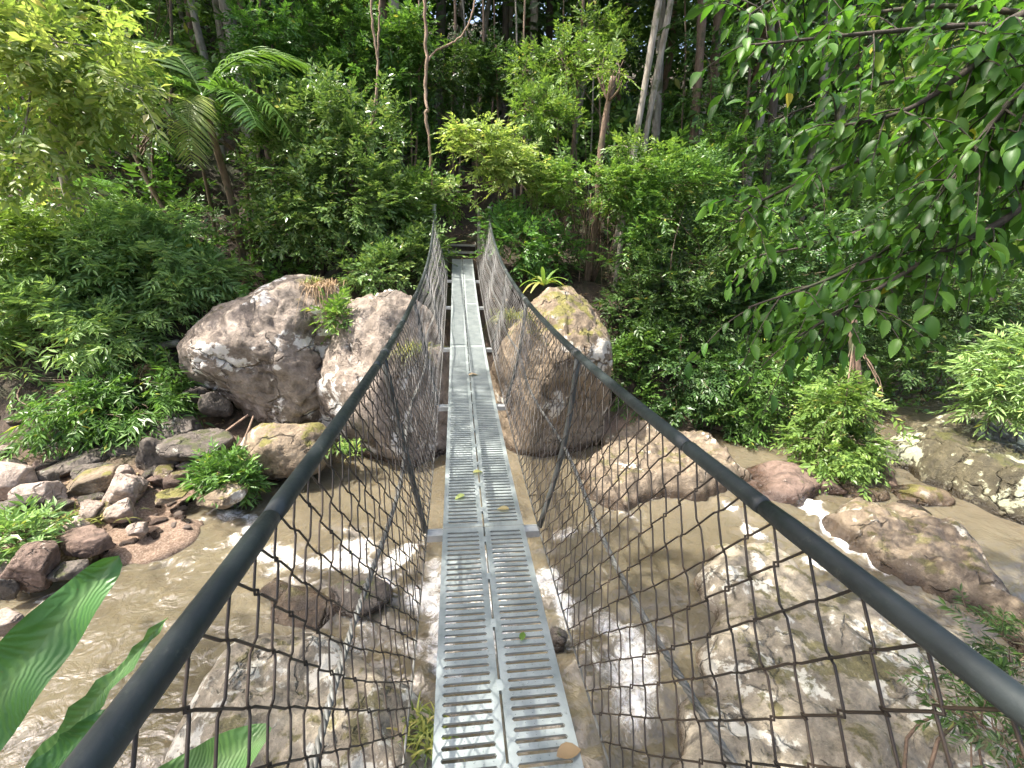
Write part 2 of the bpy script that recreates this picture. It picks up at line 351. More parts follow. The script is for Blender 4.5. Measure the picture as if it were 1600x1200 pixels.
def wire_mat():
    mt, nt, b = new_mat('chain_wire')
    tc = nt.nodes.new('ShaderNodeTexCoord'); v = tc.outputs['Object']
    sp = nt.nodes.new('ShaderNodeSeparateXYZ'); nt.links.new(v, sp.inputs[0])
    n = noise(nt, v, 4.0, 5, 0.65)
    near_c = ramp(nt, n, [(0.35, (0.016, 0.013, 0.010)), (0.55, (0.045, 0.032, 0.022)), (0.7, (0.085, 0.06, 0.04))])
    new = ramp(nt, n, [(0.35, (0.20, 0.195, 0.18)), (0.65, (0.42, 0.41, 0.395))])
    f = rng_map(nt, mth(nt, 'ADD', sp.outputs[1], mth(nt, 'MULTIPLY', n, 3.0)), -8.0, -3.0, 0, 1)   # dark brown towards the near end, pale grey towards the far end
    nt.links.new(mixcol(nt, f, near_c, new), b.inputs['Base Color']); b.inputs['Roughness'].default_value = 0.5; b.inputs['Metallic'].default_value = 0.1
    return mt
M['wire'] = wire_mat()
M['cable'] = metal_mat('steel_cable', (0.10, 0.10, 0.09), (0.21, 0.21, 0.195), 0.3, 0.55, 12.0)
M['hanger'] = metal_mat('grey_steel', (0.05, 0.055, 0.05), (0.12, 0.125, 0.115), 0.3, 0.6, 8.0)
M['galv'] = metal_mat('galvanised_steel', (0.38, 0.40, 0.40), (0.55, 0.57, 0.57), 0.4, 0.45, 10.0)
M['timber'] = bark_mat('weathered_timber', (0.20, 0.18, 0.16), (0.42, 0.40, 0.36), (0.16, 0.15, 0.12), 5.0)

# ------------------------------------------------------------------ terrain
FX = np.array([-40, -20, -8, -5.6, -4.4, -3.7, -2.6, 0, 3, 4.8, 7, 9, 13, 20, 40.])
FY = np.array([3.2, 4.0, 4.3, 4.9, 5.5, 6.4, 7.5, 7.8, 8.0, 8.1, 8.7, 10, 11.2, 12, 16.])
NX = np.array([-40, -6, -2, 1.0, 3.0, 6, 9, 14, 40.]); NY = np.array([-2, -1.2, -0.8, -0.3, 1.1, 1.3, 0.8, -1, -4.])
def ground_h(x, y):
    x = np.asarray(x, float); y = np.asarray(y, float)
    p = np.stack([x, y, 0*x], -1)
    dy = y-np.interp(x, FX, FY)+0.5*fbm(p*0.6, 3)
    gentle = 0.20*np.clip(dy, 0, 3.6)+0.80*np.clip(dy-3.6, 0, 4)+0.50*np.clip(dy-7.6, 0, 60)
    steep = 3.0*ss(0, 3.2, dy)+0.42*np.clip(dy-3.0, 0, 60)
    w = ss(-4.6, -2.4, x)
    h = gentle*(1-w)+steep*w
    h = h-0.55*ss(0.0, -0.9, dy)
    dn = np.interp(x, NX, NY)-y+0.4*fbm(p*0.7+9, 3)
    h = h+0.55*ss(-.3, 0.4, dn)*(dy < 0)+np.where(dn > 0, 2.6*ss(0, 3.2, dn)+0.25*np.clip(dn-3, 0, 60), 0)
    h = h+0.12*fbm(p*1.5, 4)*ss(-0.3, 0.5, np.maximum(dy, dn))+0.5*fbm(p*0.25, 2)*ss(4, 9, dy)
    path = ss(0.95, 0.45, np.abs(x-0.15))*ss(10.6, 11.2, y)*ss(17, 14, y)
    return h*(1-path)+(3.35+0.25*np.clip(y-11.2, 0, 9))*path
def axis(a, b, c, d, fine, coarse):
    return np.concatenate([np.arange(a, b, coarse), np.arange(b, c, fine), np.arange(c, d+coarse, coarse)])
gx = axis(-60, -10, 12, 60, 0.14, 1.4); gy = axis(-40, -3, 14, 70, 0.14, 1.2)
def grid_mesh(xs, ys, zf):
    X, Y = np.meshgrid(xs, ys); Z = zf(X, Y)
    V = np.stack([X, Y, Z], -1).reshape(-1, 3); n, mm = X.shape
    i = (np.arange(n-1)[:, None]*mm+np.arange(mm-1)[None, :]).ravel()
    return V, np.stack([i, i+1, i+1+mm, i+mm], -1)
V, F = grid_mesh(gx, gy, ground_h)
tag(link('ground', make_mesh('ground', V, [F], M['ground'], smooth=True)), kind='structure')

# ------------------------------------------------------------------ creek water
def seg_dist(X, Y, pts):
    d = np.full(X.shape, 1e9)
    for (a, b) in zip(pts[:-1], pts[1:]):
        ax, ay = a; bx, by = b; vx, vy = bx-ax, by-ay
        t = np.clip(((X-ax)*vx+(Y-ay)*vy)/(vx*vx+vy*vy+1e-9), 0, 1)
        d = np.minimum(d, np.hypot(X-ax-t*vx, Y-ay-t*vy))
    return d
FOAM_AND_WHITE = [([(1205, 768), (1265, 790), (1330, 850), (1400, 895), (1470, 922)], 0.26, 0.80),
        ([(1150, 800), (1195, 850), (1290, 885)], 0.20, 0.67),
        ([(1270, 745), (1310, 760)], 0.12, 0.57),
        ([(930, 965), (990, 1010), (1010, 1060), (985, 1110)], 0.34, 0.64),  # white blotches on the brown pool, whitened in the water colour
        ([(900, 1000), (960, 1050)], 0.30, 0.47),
        ([(355, 790), (395, 815), (375, 850)], 0.22, 0.57),
        ([(430, 870), (520, 880), (600, 885), (660, 850)], 0.30, 0.67),
        ([(560, 850), (600, 910), (650, 930)], 0.30, 0.67),
        ([(540, 950), (600, 1000), (660, 1010)], 0.20, 0.54),
        ([(675, 880), (690, 960), (680, 1040)], 0.22, 0.62),
        ([(770, 860), (760, 930), (790, 990)], 0.40, 0.57),
        ([(860, 900), (885, 960)], 0.30, 0.67),
        ([(860, 840), (930, 820), (980, 800)], 0.16, 0.47),
        ([(250, 850), (280, 900)], 0.12, 0.42),
        ([(70, 940), (150, 905)], 0.10, 0.54),
        ([(900, 1120), (920, 1180)], 0.2, 0.37)]
FOAM_AND_WHITE_W = [([tuple(gz(a, b)[:2]) for a, b in pl], w, s) for pl, w, s in FOAM_AND_WHITE]
wx = np.concatenate([np.arange(-40, -7, 1.0), np.arange(-7, 11, 0.06), np.arange(11, 46, 1.0)])
wy = np.concatenate([np.arange(-8, 1.5, 0.6), np.arange(1.5, 9.5, 0.06), np.arange(9.5, 22, 0.7)])
X, Y = np.meshgrid(wx, wy)
foam = np.zeros_like(X); turb = np.zeros_like(X)
WARP = 0.16*fbm(np.stack([X*2.6, Y*2.6, 0*X+3], -1), 4)
for pl, w, s in FOAM_AND_WHITE_W:
    d = np.abs(seg_dist(X, Y, pl)+WARP); foam = np.maximum(foam, s*ss(w*1.35, w*0.15, d)); turb = np.maximum(turb, ss(w*3.0, 0, d))
P3 = np.stack([X, Y, 0*X], -1)
Z = 0.018*fbm(P3*np.array([1.6, 3.2, 1]), 4)+turb*(0.06*fbm(P3*np.array([2.5, 5.0, 1]), 4)+0.035*fbm(P3*9.0, 2))
V, F = grid_mesh(wx, wy, lambda a, b: Z)
tag(link('creek_water', make_mesh('creek_water', V, [F], M['water'], {'foam': foam.ravel()}, smooth=True)), kind='structure')

# ------------------------------------------------------------------ rocks
def ico(sub):
    import bmesh
    bm = bmesh.new(); bmesh.ops.create_icosphere(bm, subdivisions=sub, radius=1.0)
    V = np.array([v.co[:] for v in bm.verts]); F = np.array([[v.index for v in f.verts] for f in bm.faces]); bm.free()
    return nrm(V), F
ICO = {k: ico(k) for k in (3, 4, 5, 6)}
def rock_shape(seed, size, sub=4, ncut=14, cut=0.72, rough=0.10, strata=0.0, squash=1.0):
    r = np.random.RandomState(seed); N, F = ICO[sub]
    A = nrm(r.normal(size=(ncut, 3))); D = cut+(1.05-cut)*r.rand(ncut)
    dots = N@A.T
    rr = np.where(dots > 0.05, D[None, :]/np.maximum(dots, 0.05), 9)
    rr = np.concatenate([rr, np.full((len(N), 1), 1.12)], 1)
    k = 75.0; R_ = -np.log(np.exp(-k*rr).sum(1))/k
    V = N*R_[:, None]
    o = r.rand(3)*50
    sz = np.asarray(size, float); mean = float(np.mean(sz))
    Q = V*sz/mean
    cr = np.exp(-(fbm(Q*1.5+o+3, 3)/0.05)**2)+0.6*np.exp(-(fbm(Q*3.1+o+8, 3)/0.06)**2)
    dis = rough*(fbm(Q*1.0+o, 2)*0.9+0.18*fbm(Q*3.4+o+7, 3))+0.16*rough*fbm(Q*8+o, 4)+0.08*rough*fbm(Q*26+o, 2)-0.42*rough*cr
    if strata: dis = dis+strata*np.sin(Q[:, 2]*14+3*fbm(Q*2+o, 2))*0.5
    V = V+N*dis[:, None]
    return V*sz, F
def rock(name, pos, size, mat, label, seed, sub=4, rotz=0.0, group=None, cat='rock', tilt=(0, 0), **kw):
    V, F = rock_shape(seed, size, sub, **kw)
    me = make_mesh(name, V, [F], M[mat], smooth=True)
    o = link(name, me, None, pos); o.rotation_euler = (tilt[0], tilt[1], rotz)
    return tag(o, label, cat, group)
def rpx(name, px, py, hw, hh, Y, mat, label, seed, depth=1.0, **kw):
    p = at(px, py, Y); d = float((p-CAM)@CF); k = d/FPX
    return rock(name, p, (hw*k*1.05, hw*k*depth, hh*k*1.08), mat, label, seed, **kw)

rpx('boulder', 432, 555, 118, 100, 8.6, 'rock_pink', 'huge pink-grey boulder with white streaks left of the bridge', 5, 0.85, sub=6, cut=0.74, rough=0.12, tilt=(0.0, -0.35), cat='boulder', ncut=12)
rpx('boulder', 612, 630, 90, 146, 8.4, 'rock_pink', 'tall brown boulder close behind the left side mesh of the bridge', 12, 1.1, sub=6, cut=0.78, rough=0.10, cat='boulder', ncut=10)
rpx('boulder', 858, 618, 86, 134, 8.6, 'rock_tan', 'mossy tan boulder seen through the right side mesh, fern on top', 23, 1.2, sub=6, cut=0.76, rough=0.12, cat='boulder', ncut=12)
rpx('boulder', 445, 706, 62, 42, 7.0, 'rock_tan', 'sloping tan boulder beside the rapids below the huge pink-grey boulder', 31, 0.9, sub=5, cut=0.72, rough=0.12, tilt=(0, -0.35), cat='boulder')

def poly_sd(X, Y, poly):
    d = np.full(X.shape, 1e9); inside = np.zeros(X.shape, bool); n = len(poly)
    for k in range(n):
        ax, ay = poly[k]; bx, by = poly[(k+1) % n]; vx, vy = bx-ax, by-ay
        t = np.clip(((X-ax)*vx+(Y-ay)*vy)/(vx*vx+vy*vy+1e-9), 0, 1)
        d = np.minimum(d, np.hypot(X-ax-t*vx, Y-ay-t*vy))
        cr = ((ay > Y) != (by > Y)) & (X < (bx-ax)*(Y-ay)/(by-ay+1e-12)+ax); inside ^= cr
    return np.where(inside, d, -d)
def ledge(name, outline, zref, h, mat, label, seed, edge=0.3, step=0.035, rough=0.1, cat='rock', tilt=(0, 0), wob=0.25):
    poly = [tuple(gz(a, b, zref)[:2]) for a, b in outline]; pa = np.array(poly)
    c = pa.mean(0); lo = pa.min(0)-0.35; hi = pa.max(0)+0.35
    V, F = grid_mesh(np.arange(lo[0], hi[0], step), np.arange(lo[1], hi[1], step), lambda X, Y: 0*X)
    X, Y = V[:, 0], V[:, 1]; o = seed*13.7
    P = np.stack([X, Y, 0*X+o], -1)
    d = poly_sd(X, Y, poly)+wob*fbm(P*1.1, 4)
    steps = np.clip(d/edge, -0.6, 1)
    prof = np.where(steps > 0, np.sqrt(np.maximum(steps, 0))*h, steps*0.7)
    prof = prof+ss(0, 1, steps)*(rough*fbm(P*1.6, 5, 0.55)+0.5*rough*np.abs(fbm(P*np.array([1.5, 4.0, 1]), 3))+rough*0.25*fbm(P*9, 4)+(X-c[0])*tilt[0]+(Y-c[1])*tilt[1])
    V[:, 2] = np.maximum(prof, -0.35)
    keep = (d[F] > -0.3).any(1); F = F[keep]
    us = np.unique(F); mp = -np.ones(len(V), int); mp[us] = np.arange(len(us))
    V = V[us]; V[:, :2] -= c
    o_ = link(name, make_mesh(name, V, [mp[F]], M[mat], smooth=True), None, (c[0], c[1], 0))
    return tag(o_, label, cat)
ledge('rock_platform', [(1085, 870), (1130, 838), (1205, 848), (1270, 885), (1370, 915), (1450, 945), (1600, 1010), (1750, 1060), (1760, 1300), (1400, 1330), (1080, 1300), (1060, 1180), (1120, 1060), (1085, 990), (1100, 930)], 0.25, 0.30, 'ledge', 'broad lichen-spotted rock platform under the right side mesh', 3, 0.40, 0.03, 0.075, 'rock platform')
ledge('rock_ledge', [(1295, 795), (1330, 772), (1390, 780), (1450, 790), (1510, 830), (1570, 890), (1640, 960), (1720, 1040), (1660, 1030), (1560, 960), (1470, 905), (1390, 865), (1330, 835)], 0.25, 0.36, 'ledge_wet', 'long brown rock ledge along the far side of the white chute', 8, 0.3, 0.03, 0.12, 'rock ledge')
ledge('mossy_slab', [(1385, 700), (1400, 668), (1470, 655), (1560, 672), (1680, 700), (1800, 800), (1720, 830), (1610, 792), (1520, 765), (1440, 735)], 0.3, 0.75, 'ledge_moss', 'dark mossy slab with pale lichen in the shade at the right edge', 14, 0.45, 0.045, 0.10, 'rock slab')
ledge('bank_ledge', [(905, 720), (940, 672), (990, 665), (1050, 672), (1120, 700), (1190, 738), (1150, 762), (1090, 770), (1040, 760), (985, 788), (930, 772)], 0.2, 0.32, 'ledge_wet', 'low sunlit rock shelf right of the mossy tan boulder at the water', 21, 0.25, 0.03, 0.13, 'rock shelf')
ledge('near_rock', [(230, 1180), (285, 1050), (345, 985), (420, 960), (520, 985), (600, 1030), (655, 1080), (660, 1160), (690, 1260), (400, 1330), (200, 1330)], 0.2, 0.38, 'ledge', 'pitted lichen-covered rock under the left side mesh near the bottom', 33, 0.3, 0.025, 0.12)
ledge('rapid_rock', [(395, 915), (430, 890), (500, 905), (540, 940), (500, 965), (430, 955)], 0.1, 0.14, 'ledge_wet', 'low wet rock breaking the rapids behind the left side mesh', 37, 0.18, 0.03, 0.06, wob=0.1)
rpx('rock', 1225, 762, 62, 26, 6.15, 'rock_rust', 'red-brown wet rock above the white chute, the larger of two', 41, 0.8, sub=5)
rpx('rock', 1290, 762, 30, 16, 6.05, 'rock_rust', 'smooth red-brown stone beside a larger one above the white chute', 42, 0.8, sub=4)
rpx('rock', 1345, 770, 34, 18, 5.9, 'rock_tan', 'rounded tan rock at the foot of the grey trunk stump', 43, 0.8, sub=4)
rpx('rock', 1440, 775, 40, 14, 5.7, 'rock_tan', 'flat tan rock on top of the brown rock ledge', 44, 0.8, sub=4)
rpx('rock', 1425, 797, 20, 9, 5.35, 'rock_grey', 'small pointed dark stone lying on the brown ledge', 45, 1.0, sub=4)
rpx('rock', 872, 1000, 14, 20, 3.4, 'rock_grey', 'dark stone in the foam just right of the deck', 46, 1.2, sub=4)
rpx('rock', 560, 925, 45, 20, 4.2, 'rock_grey', 'dark wet rock in the rapids behind the left mesh', 47, 0.9, sub=4)

LB = [  # left bank rocks: px, py, half width, half height, Y, material, label, seed, tilt
 (320, 697, 53, 27, 7.1, 'rock_grey', 'long brown-grey rock below the huge pink-grey boulder', 51, 0.15),
 (243, 715, 30, 33, 6.9, 'rock_grey', 'blocky grey rock with pale lichen on its top', 52, 0.0),
 (338, 633, 20, 28, 7.9, 'rock_grey', 'upright grey rock touching the left underside of the huge boulder', 53, 0.0),
 (305, 620, 20, 16, 8.1, 'rock_grey', 'small grey rock wedged left of the upright one', 54, 0.0),
 (285, 672, 40, 22, 7.5, 'rock_grey', 'dark mossy rock behind the blocky grey rock', 55, 0.2),
 (190, 708, 30, 20, 7.2, 'rock_grey', 'mossy grey rock left of the blocky one', 56, 0.1),
 (120, 725, 42, 20, 6.9, 'rock_grey', 'flat dark rock under the drooping green branch', 57, -0.2),
 (160, 738, 32, 14, 6.6, 'rock_grey', 'low grey rock in front of the flat dark rock', 58, 0.1),
 (135, 756, 44, 14, 6.3, 'rock_tan', 'tilted slab of tan rock leaning on the bank', 59, -0.22),
 (190, 770, 40, 26, 6.1, 'rock_pale', 'pale slanted rock with dark pits beside the still pool', 60, -0.5),
 (196, 742, 16, 14, 6.4, 'rock_pale', 'small pale rock at the head of the slanted one', 61, -0.3),
 (60, 776, 34, 20, 5.9, 'rock_pale', 'rounded pale grey rock at the left edge bank', 62, 0.0),
 (12, 755, 34, 28, 6.1, 'rock_pale', 'pale rock cut by the left edge of the view', 63, 0.0),
 (20, 792, 36, 14, 5.6, 'rock_grey', 'dark flat rock under the pale ones at the left edge', 64, 0.0),
 (80, 752, 18, 14, 6.3, 'rock_grey', 'small dark rock behind the rounded pale grey one', 65, 0.0),
 (194, 800, 21, 20, 5.75, 'rock_pale', 'white-faced round stone at the edge of the still pool', 66, 0.0),
 (216, 829, 16, 11, 5.35, 'rock_pale', 'cream stone on the gravel spit, larger than the pebbles', 67, 0.0),
 (138, 843, 34, 22, 5.1, 'rock_rust', 'rusty brown rock on the gravel near the left grass', 68, 0.0),
 (118, 822, 20, 10, 5.4, 'rock_pale', 'pale lichen stone among the yellow-green grass', 69, 0.0),
 (55, 890, 42, 36, 4.65, 'rock_rust', 'big slanted red-brown rock in the water at left', 70, -0.6),
 (20, 885, 40, 24, 4.8, 'rock_pale', 'pale tan rock behind the slanted red-brown one', 71, -0.2),
 (108, 888, 24, 15, 4.65, 'rock_grey', 'dark rock at the waterline right of the slanted red-brown one', 72, 0.0),
 (10, 920, 14, 22, 4.4, 'rock_grey', 'narrow dark rock in front of the slanted red-brown one', 73, 0.0),
 (4, 975, 26, 22, 3.9, 'rock_pale', 'pale rough rock behind the big green frond', 74, 0.0),
 (245, 750, 12, 8, 6.45, 'rock_rust', 'small brick-red stone under the blocky grey rock', 75, 0.1),
 (270, 775, 24, 7, 6.05, 'rock_tan', 'thin tan slab lying in the still pool', 76, 0.0),
 (345, 775, 36, 14, 5.95, 'rock_tan', 'low tan rock in front of the leafy green plant', 77, -0.3),
 (160, 690, 26, 14, 7.6, 'rock_grey', 'grey rock just below the drooping branch tips', 78, 0.1),
 (90, 700, 36, 16, 7.4, 'rock_grey', 'broad shaded rock on the left slope', 79, 0.1),
 (225, 665, 26, 16, 7.9, 'rock_grey', 'mossy shaded rock left behind the dark mossy rock', 80, 0.1),
]
for (px, py, hw, hh, Y_, mt, lb, sd, tl) in LB:
    rpx('rock', px, py, hw, hh, Y_, mt, lb, sd, 0.85, sub=5, tilt=(0, tl), cut=0.55, rough=0.11, ncut=13)
# small stones on the gravel spit
rs = np.random.RandomState(4)
stone_me = []
for k in range(5):
    V, F = rock_shape(200+k, (1, 0.85, 0.65), 3, ncut=9, cut=0.65, rough=0.10)
    for mt in ('rock_pale', 'rock_rust', 'rock_grey'): stone_me.append(make_mesh('stone', V*1.0, [F], M[mt], smooth=True))
k = 0
while k < 70:
    px, py = rs.uniform(120, 300), rs.uniform(775, 880)
    t = (px-120)/180
    lo, hi = 815-30*t, 880-50*t
    if not lo < py < hi: continue
    p = gz(px, py, 0.03); s = rs.uniform(0.02, 0.07)*(1 if rs.rand() < 0.85 else 1.6)
    o = link('stone', stone_me[rs.randint(len(stone_me))], None, (p[0], p[1], 0.07+s*0.3)); o.scale = (s, s, s)
    o.rotation_euler = (0, 0, rs.uniform(0, 6.28))
    tag(o, 'small loose stone on the muddy gravel spit left of the rapids', 'stone', 'small stones on the gravel spit'); k += 1
# mossy cobbles that fill the gaps of the left bank
cob = []
for k in range(6):
    V, F = rock_shape(260+k, (1, 0.8, 0.6), 4, ncut=11, cut=0.55, rough=0.11)
    cob.append(make_mesh('cobble', V, [F], M[('rock_grey', 'rock_grey', 'rock_pale', 'rock_grey', 'rock_tan', 'rock_rust')[k]], smooth=True))
k = 0
while k < 60:
    px, py = rs.uniform(-30, 300), rs.uniform(640, 880)
    if py > 880-0.42*max(px, 0) or py < 660-0.05*px+(20 if px < 80 else 0): continue
    p = gz(px, py, 0.12); x, y = p[0], p[1]; s_ = rs.uniform(0.07, 0.22)
    h_ = max(float(ground_h(x, y)), 0.0)
    o = link('cobble', cob[rs.randint(6)], None, (x, y, h_+s_*0.22)); o.scale = (s_, s_, s_); o.rotation_euler = (rs.uniform(-.3, .3), rs.uniform(-.3, .3), rs.uniform(0, 6.28))
    tag(o, 'small weathered cobble filling gaps between the larger rocks of the left bank', 'stone', 'cobbles of the left bank'); k += 1
# gravel spit ground
ledge('gravel_spit', [(120, 850), (180, 815), (250, 800), (310, 812), (290, 845), (240, 870), (160, 890)], 0.05, 0.07, 'ground', 'low spit of reddish gravel between the pool and the rapids', 91, 0.2, 0.03, 0.04, 'gravel spit', wob=0.1)

# ------------------------------------------------------------------ the suspension footbridge
XC = 0.155
def deck_z(y): return 2.45+0.0155*(np.asarray(y, float)-3.6)**2
def rail_z(y): return 3.50+0.0158*(np.asarray(y, float)-4.0)**2
def rail_a(y): return 0.500+0.0022*np.clip(np.asarray(y, float)-4.0, 0, 8)**2-0.011*np.clip(4.0-np.asarray(y, float), 0, 4.5)
Y0, Y1 = -4.2, 11.15
bridge = thing('suspension_footbridge', 'narrow steel suspension footbridge with slotted metal deck and chain-link sides', 'footbridge', (XC, Y1, float(deck_z(Y1))))
BO = np.array(bridge.location)
def plank(u0, ya, yb):
    g = Geo(); w = 0.236; pitch = 0.038; n = int((yb-ya-0.05)/pitch); mg = (yb-ya-n*pitch)/2
    T = lambda P: np.stack([XC+u0+P[:, 0], P[:, 1], deck_z(P[:, 1])+P[:, 2]], -1)
    a, b = 0.026, w-0.026
    for k in range(n):
        v0 = ya+mg+k*pitch; c = v0+pitch/2; s = 0.0082
        P = np.array([(0, v0, 0), (w, v0, 0), (w, v0+pitch, 0), (0, v0+pitch, 0),
                      (a, c, 0), (a+.006, c-s, 0), (b-.006, c-s, 0), (b, c, 0), (b-.006, c+s, 0), (a+.006, c+s, 0),
                      (0, c, 0), (w, c, 0)]+[(p[0], p[1], -0.010) for p in ((a, c), (a+.006, c-s), (b-.006, c-s), (b, c), (b-.006, c+s), (a+.006, c+s))])
        f = [(0, 1, 6, 5), (2, 3, 9, 8), (0, 5, 4, 10), (3, 10, 4, 9), (1, 11, 7, 6), (2, 8, 7, 11)]
        f += [(4+i, 4+(i+1) % 6, 12+(i+1) % 6, 12+i) for i in range(6)]
        g.add(T(P), f)
        # raised anti-slip buttons on the bar
        if -0.2 < v0 < 4.5:
            for q in range(6):
                u = a+0.015+q*0.031; r = 0.0035; vv = v0+(0.004 if q % 2 else -0.002)
                g.add(T(np.array([(u-r, vv, 0.0005), (u, vv-r, 0.0005), (u+r, vv, 0.0005), (u, vv+r, 0.0005), (u, vv, 0.003)])), [(0, 1, 4), (1, 2, 4), (2, 3, 4), (3, 0, 4)])
    for (p, q) in ((ya+0.002, ya+mg), (yb-mg, yb-0.002)):
        g.add(T(np.array([(0, p, 0), (w, p, 0), (w, q, 0), (0, q, 0)])), [(0, 1, 2, 3)])
    ys = np.linspace(ya+0.002, yb-0.002, 14)
    for uu in (0.0, w):
        P = np.concatenate([np.stack([np.full(14, uu), ys, np.full(14, zz)], -1) for zz in (0, -0.045)])
        i = np.arange(13); g.add(T(P), np.stack([i, i+1, i+15, i+14], -1))
    return g
for ya, yb in ((-4.2, -1.8), (-1.8, 2.22), (2.22, 6.05), (6.05, 8.15), (8.15, 9.65), (9.65, 11.15)):
    for u0 in (-0.241, 0.005):
        g = plank(u0, ya, yb); c = np.array([XC+u0, ya, float(deck_z(ya))])
        g.build('deck_plank', M['deck'], bridge, loc=c-BO, off=c)
# centre clips between the two planks
for y in np.arange(-3.6, 11, 0.30):
    g = Geo(); z = float(deck_z(y)); g.box((XC-0.012, y-0.022, z-0.02), (XC+0.012, y+0.022, z+0.0015)); g.build('plank_clip', M['deck'], bridge, off=BO)
HY = [-3.6, -1.8, -0.05, 2.25, 4.25, 6.1, 8.1, 9.7]
for y in HY:
    g = Geo(); z = float(deck_z(y))
    g.box((XC-0.345, y-0.03, z-0.095), (XC+0.345, y+0.03, z-0.05)); g.box((XC-0.345, y+0.022, z-0.05), (XC+0.345, y+0.03, z-0.048+0.002))
    g.build('cross_beam', M['galv'], bridge, off=BO)
def side_pt(s, y, t):
    """point on the side mesh: s -1 left / +1 right, t 0 bottom .. 1 rail"""
    y = np.asarray(y, float); t = np.asarray(t, float)
    zb = deck_z(y)-0.04; zt = rail_z(y)-0.015
    xb = 0.335; xt = rail_a(y)+(0.034 if s < 0 else 0)
    bulge = 0.022*np.sin(np.pi*t)*np.sin(y*3.1+s)+0.02*np.sin(np.pi*t)
    x = xb+(xt-xb)*(t**1.15)+bulge
    return np.stack([XC+s*x, y, zb+(zt-zb)*t], -1)
DS, NT = 0.025, 16
for s in (-1, 1):
    g = Geo(); rw = np.random.RandomState(5+s)
    nk = int((Y1-0.05-Y0)/(2*DS))
    for k in range(nk):
        yc = Y0+0.1+k*2*DS
        ph = k % 2
        P = []
        for j in range(NT+1):
            sg = 1 if (j+ph) % 2 else -1
            t = (j)/NT
            yy = yc+sg*(DS+0.004)
            # wires of neighbouring columns hook at the turns: neighbours turn in opposite directions at the same height
            P.append((yy, t, 0.0))
            if j < NT:
                off = 0.0036*(1 if j % 2 else -1)
                for f in (0.13, 0.87):
                    P.append((yc+sg*DS*(1-2*f), (j+f)/NT, off))
        P = np.array(P)
        t = np.clip(P[:, 1], 0, 1)
        y = P[:, 0]+0.006*np.sin(P[:, 1]*9+k)+0.006*fbm(np.stack([P[:, 0]*2, P[:, 1]*2, 0*t+s*9], -1), 2)
        Q = side_pt(s, np.clip(y, Y0, Y1), t+0.010*np.sin(y*5.3+s)*np.sin(np.pi*t))
        Q[:, 0] += s*P[:, 2]
        near = yc < 4.5
        g.tube(Q, 0.0026 if near else 0.0018, 5 if near else 3, cap=False)
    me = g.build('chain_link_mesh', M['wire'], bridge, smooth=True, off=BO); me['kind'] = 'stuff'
    # cables: bottom selvedge, mid-height wire rope
    ys = np.linspace(Y0, Y1, 160)
    g = Geo(); g.tube(side_pt(s, ys, 0.005), 0.0045, 6, cap=False); g.build('edge_wire', M['cable'], bridge, smooth=True, off=BO)
    n = 1700; ys = np.linspace(Y0, Y1, n); base = side_pt(s, ys, 0.50+0*ys); base[:, 0] += s*0.014
    g = Geo(); ph = ys*2*math.pi/0.075
    for q in range(3):
        A = ph+q*2*math.pi/3; P = base.copy(); P[:, 0] += 0.0052*np.cos(A); P[:, 2] += 0.0052*np.sin(A)
        g.tube(P, 0.0056, 4, cap=False)
    g.build('wire_rope', M['cable'], bridge, smooth=True, off=BO)
    # handrail: poly sleeve in lengths over the top cable
    joints = [Y0, -2.6, -1.1, 0.74 if s < 0 else 0.70, 1.95 if s < 0 else 1.02, 3.1 if s < 0 else 2.28, 4.4, 5.9, 7.4, 8.9, 10.2]
    for a, b in zip(joints[:-1], joints[1:]):
        y = np.linspace(a+0.002, b-0.002, 26); x = rail_a(y)+(0.034 if s < 0 else 0)
        P = np.stack([XC+s*x, y, rail_z(y)], -1)
        r = np.full(26, 0.0195); r[0] = r[-1] = 0.0178; r[1] = r[-2] = 0.0201
        g = Geo(); g.tube(P, r, 16); sg_ = g.build('handrail_sleeve', M['rail'], bridge, smooth=True, off=BO)
    y = np.linspace(Y0, 11.15, 60); P = np.stack([XC+s*(rail_a(y)+(0.034 if s < 0 else 0)), y, rail_z(y)], -1)
    g = Geo(); g.tube(P, 0.013, 8); g.build('top_cable', M['cable'], bridge, smooth=True, off=BO)
    # hangers from rail to cross beam
    for y in HY:
        t = np.linspace(0, 1, 8); P = side_pt(s, y+0*t, t); P[:, 0] += s*0.012
        g = Geo(); g.tube(P, 0.017, 8); hg = g.build('hanger', M['hanger'], bridge, smooth=True, off=BO)
        g = Geo(); P = side_pt(s, y+0.03+0*t, t); P[:, 0] += s*0.02; g.tube(P, 0.006, 6); g.build('hanger_strap', M['cable'], hg, smooth=True, off=BO)
        g = Geo(); yy = np.array([y-0.03, y+0.03]); g.tube(np.stack([XC+s*(rail_a(yy)+(0.034 if s < 0 else 0)), yy, rail_z(yy)], -1), 0.0235, 14); g.build('rail_clamp', M['hanger'], hg, smooth=True, off=BO)
    # end posts of the far side
    zt = float(rail_z(Y1)); xx = XC+s*(float(rail_a(Y1))+0.03)
    g = Geo(); g.tube([(xx, Y1+0.05, 2.9), (xx, Y1+0.05, zt+0.16)], 0.045, 12); g.tube([(xx, Y1+0.05, zt+0.15), (xx, Y1+0.05, zt+0.19)], 0.055, 12)
    g.build('end_post', M['galv'], bridge, smooth=False, off=BO)
    xx = XC+s*(float(rail_a(Y0))+0.03); g = Geo(); g.tube([(xx, Y0-0.05, 2.0), (xx, Y0-0.05, float(rail_z(Y0))+0.16)], 0.045, 12); g.build('end_post', M['galv'], bridge, off=BO)
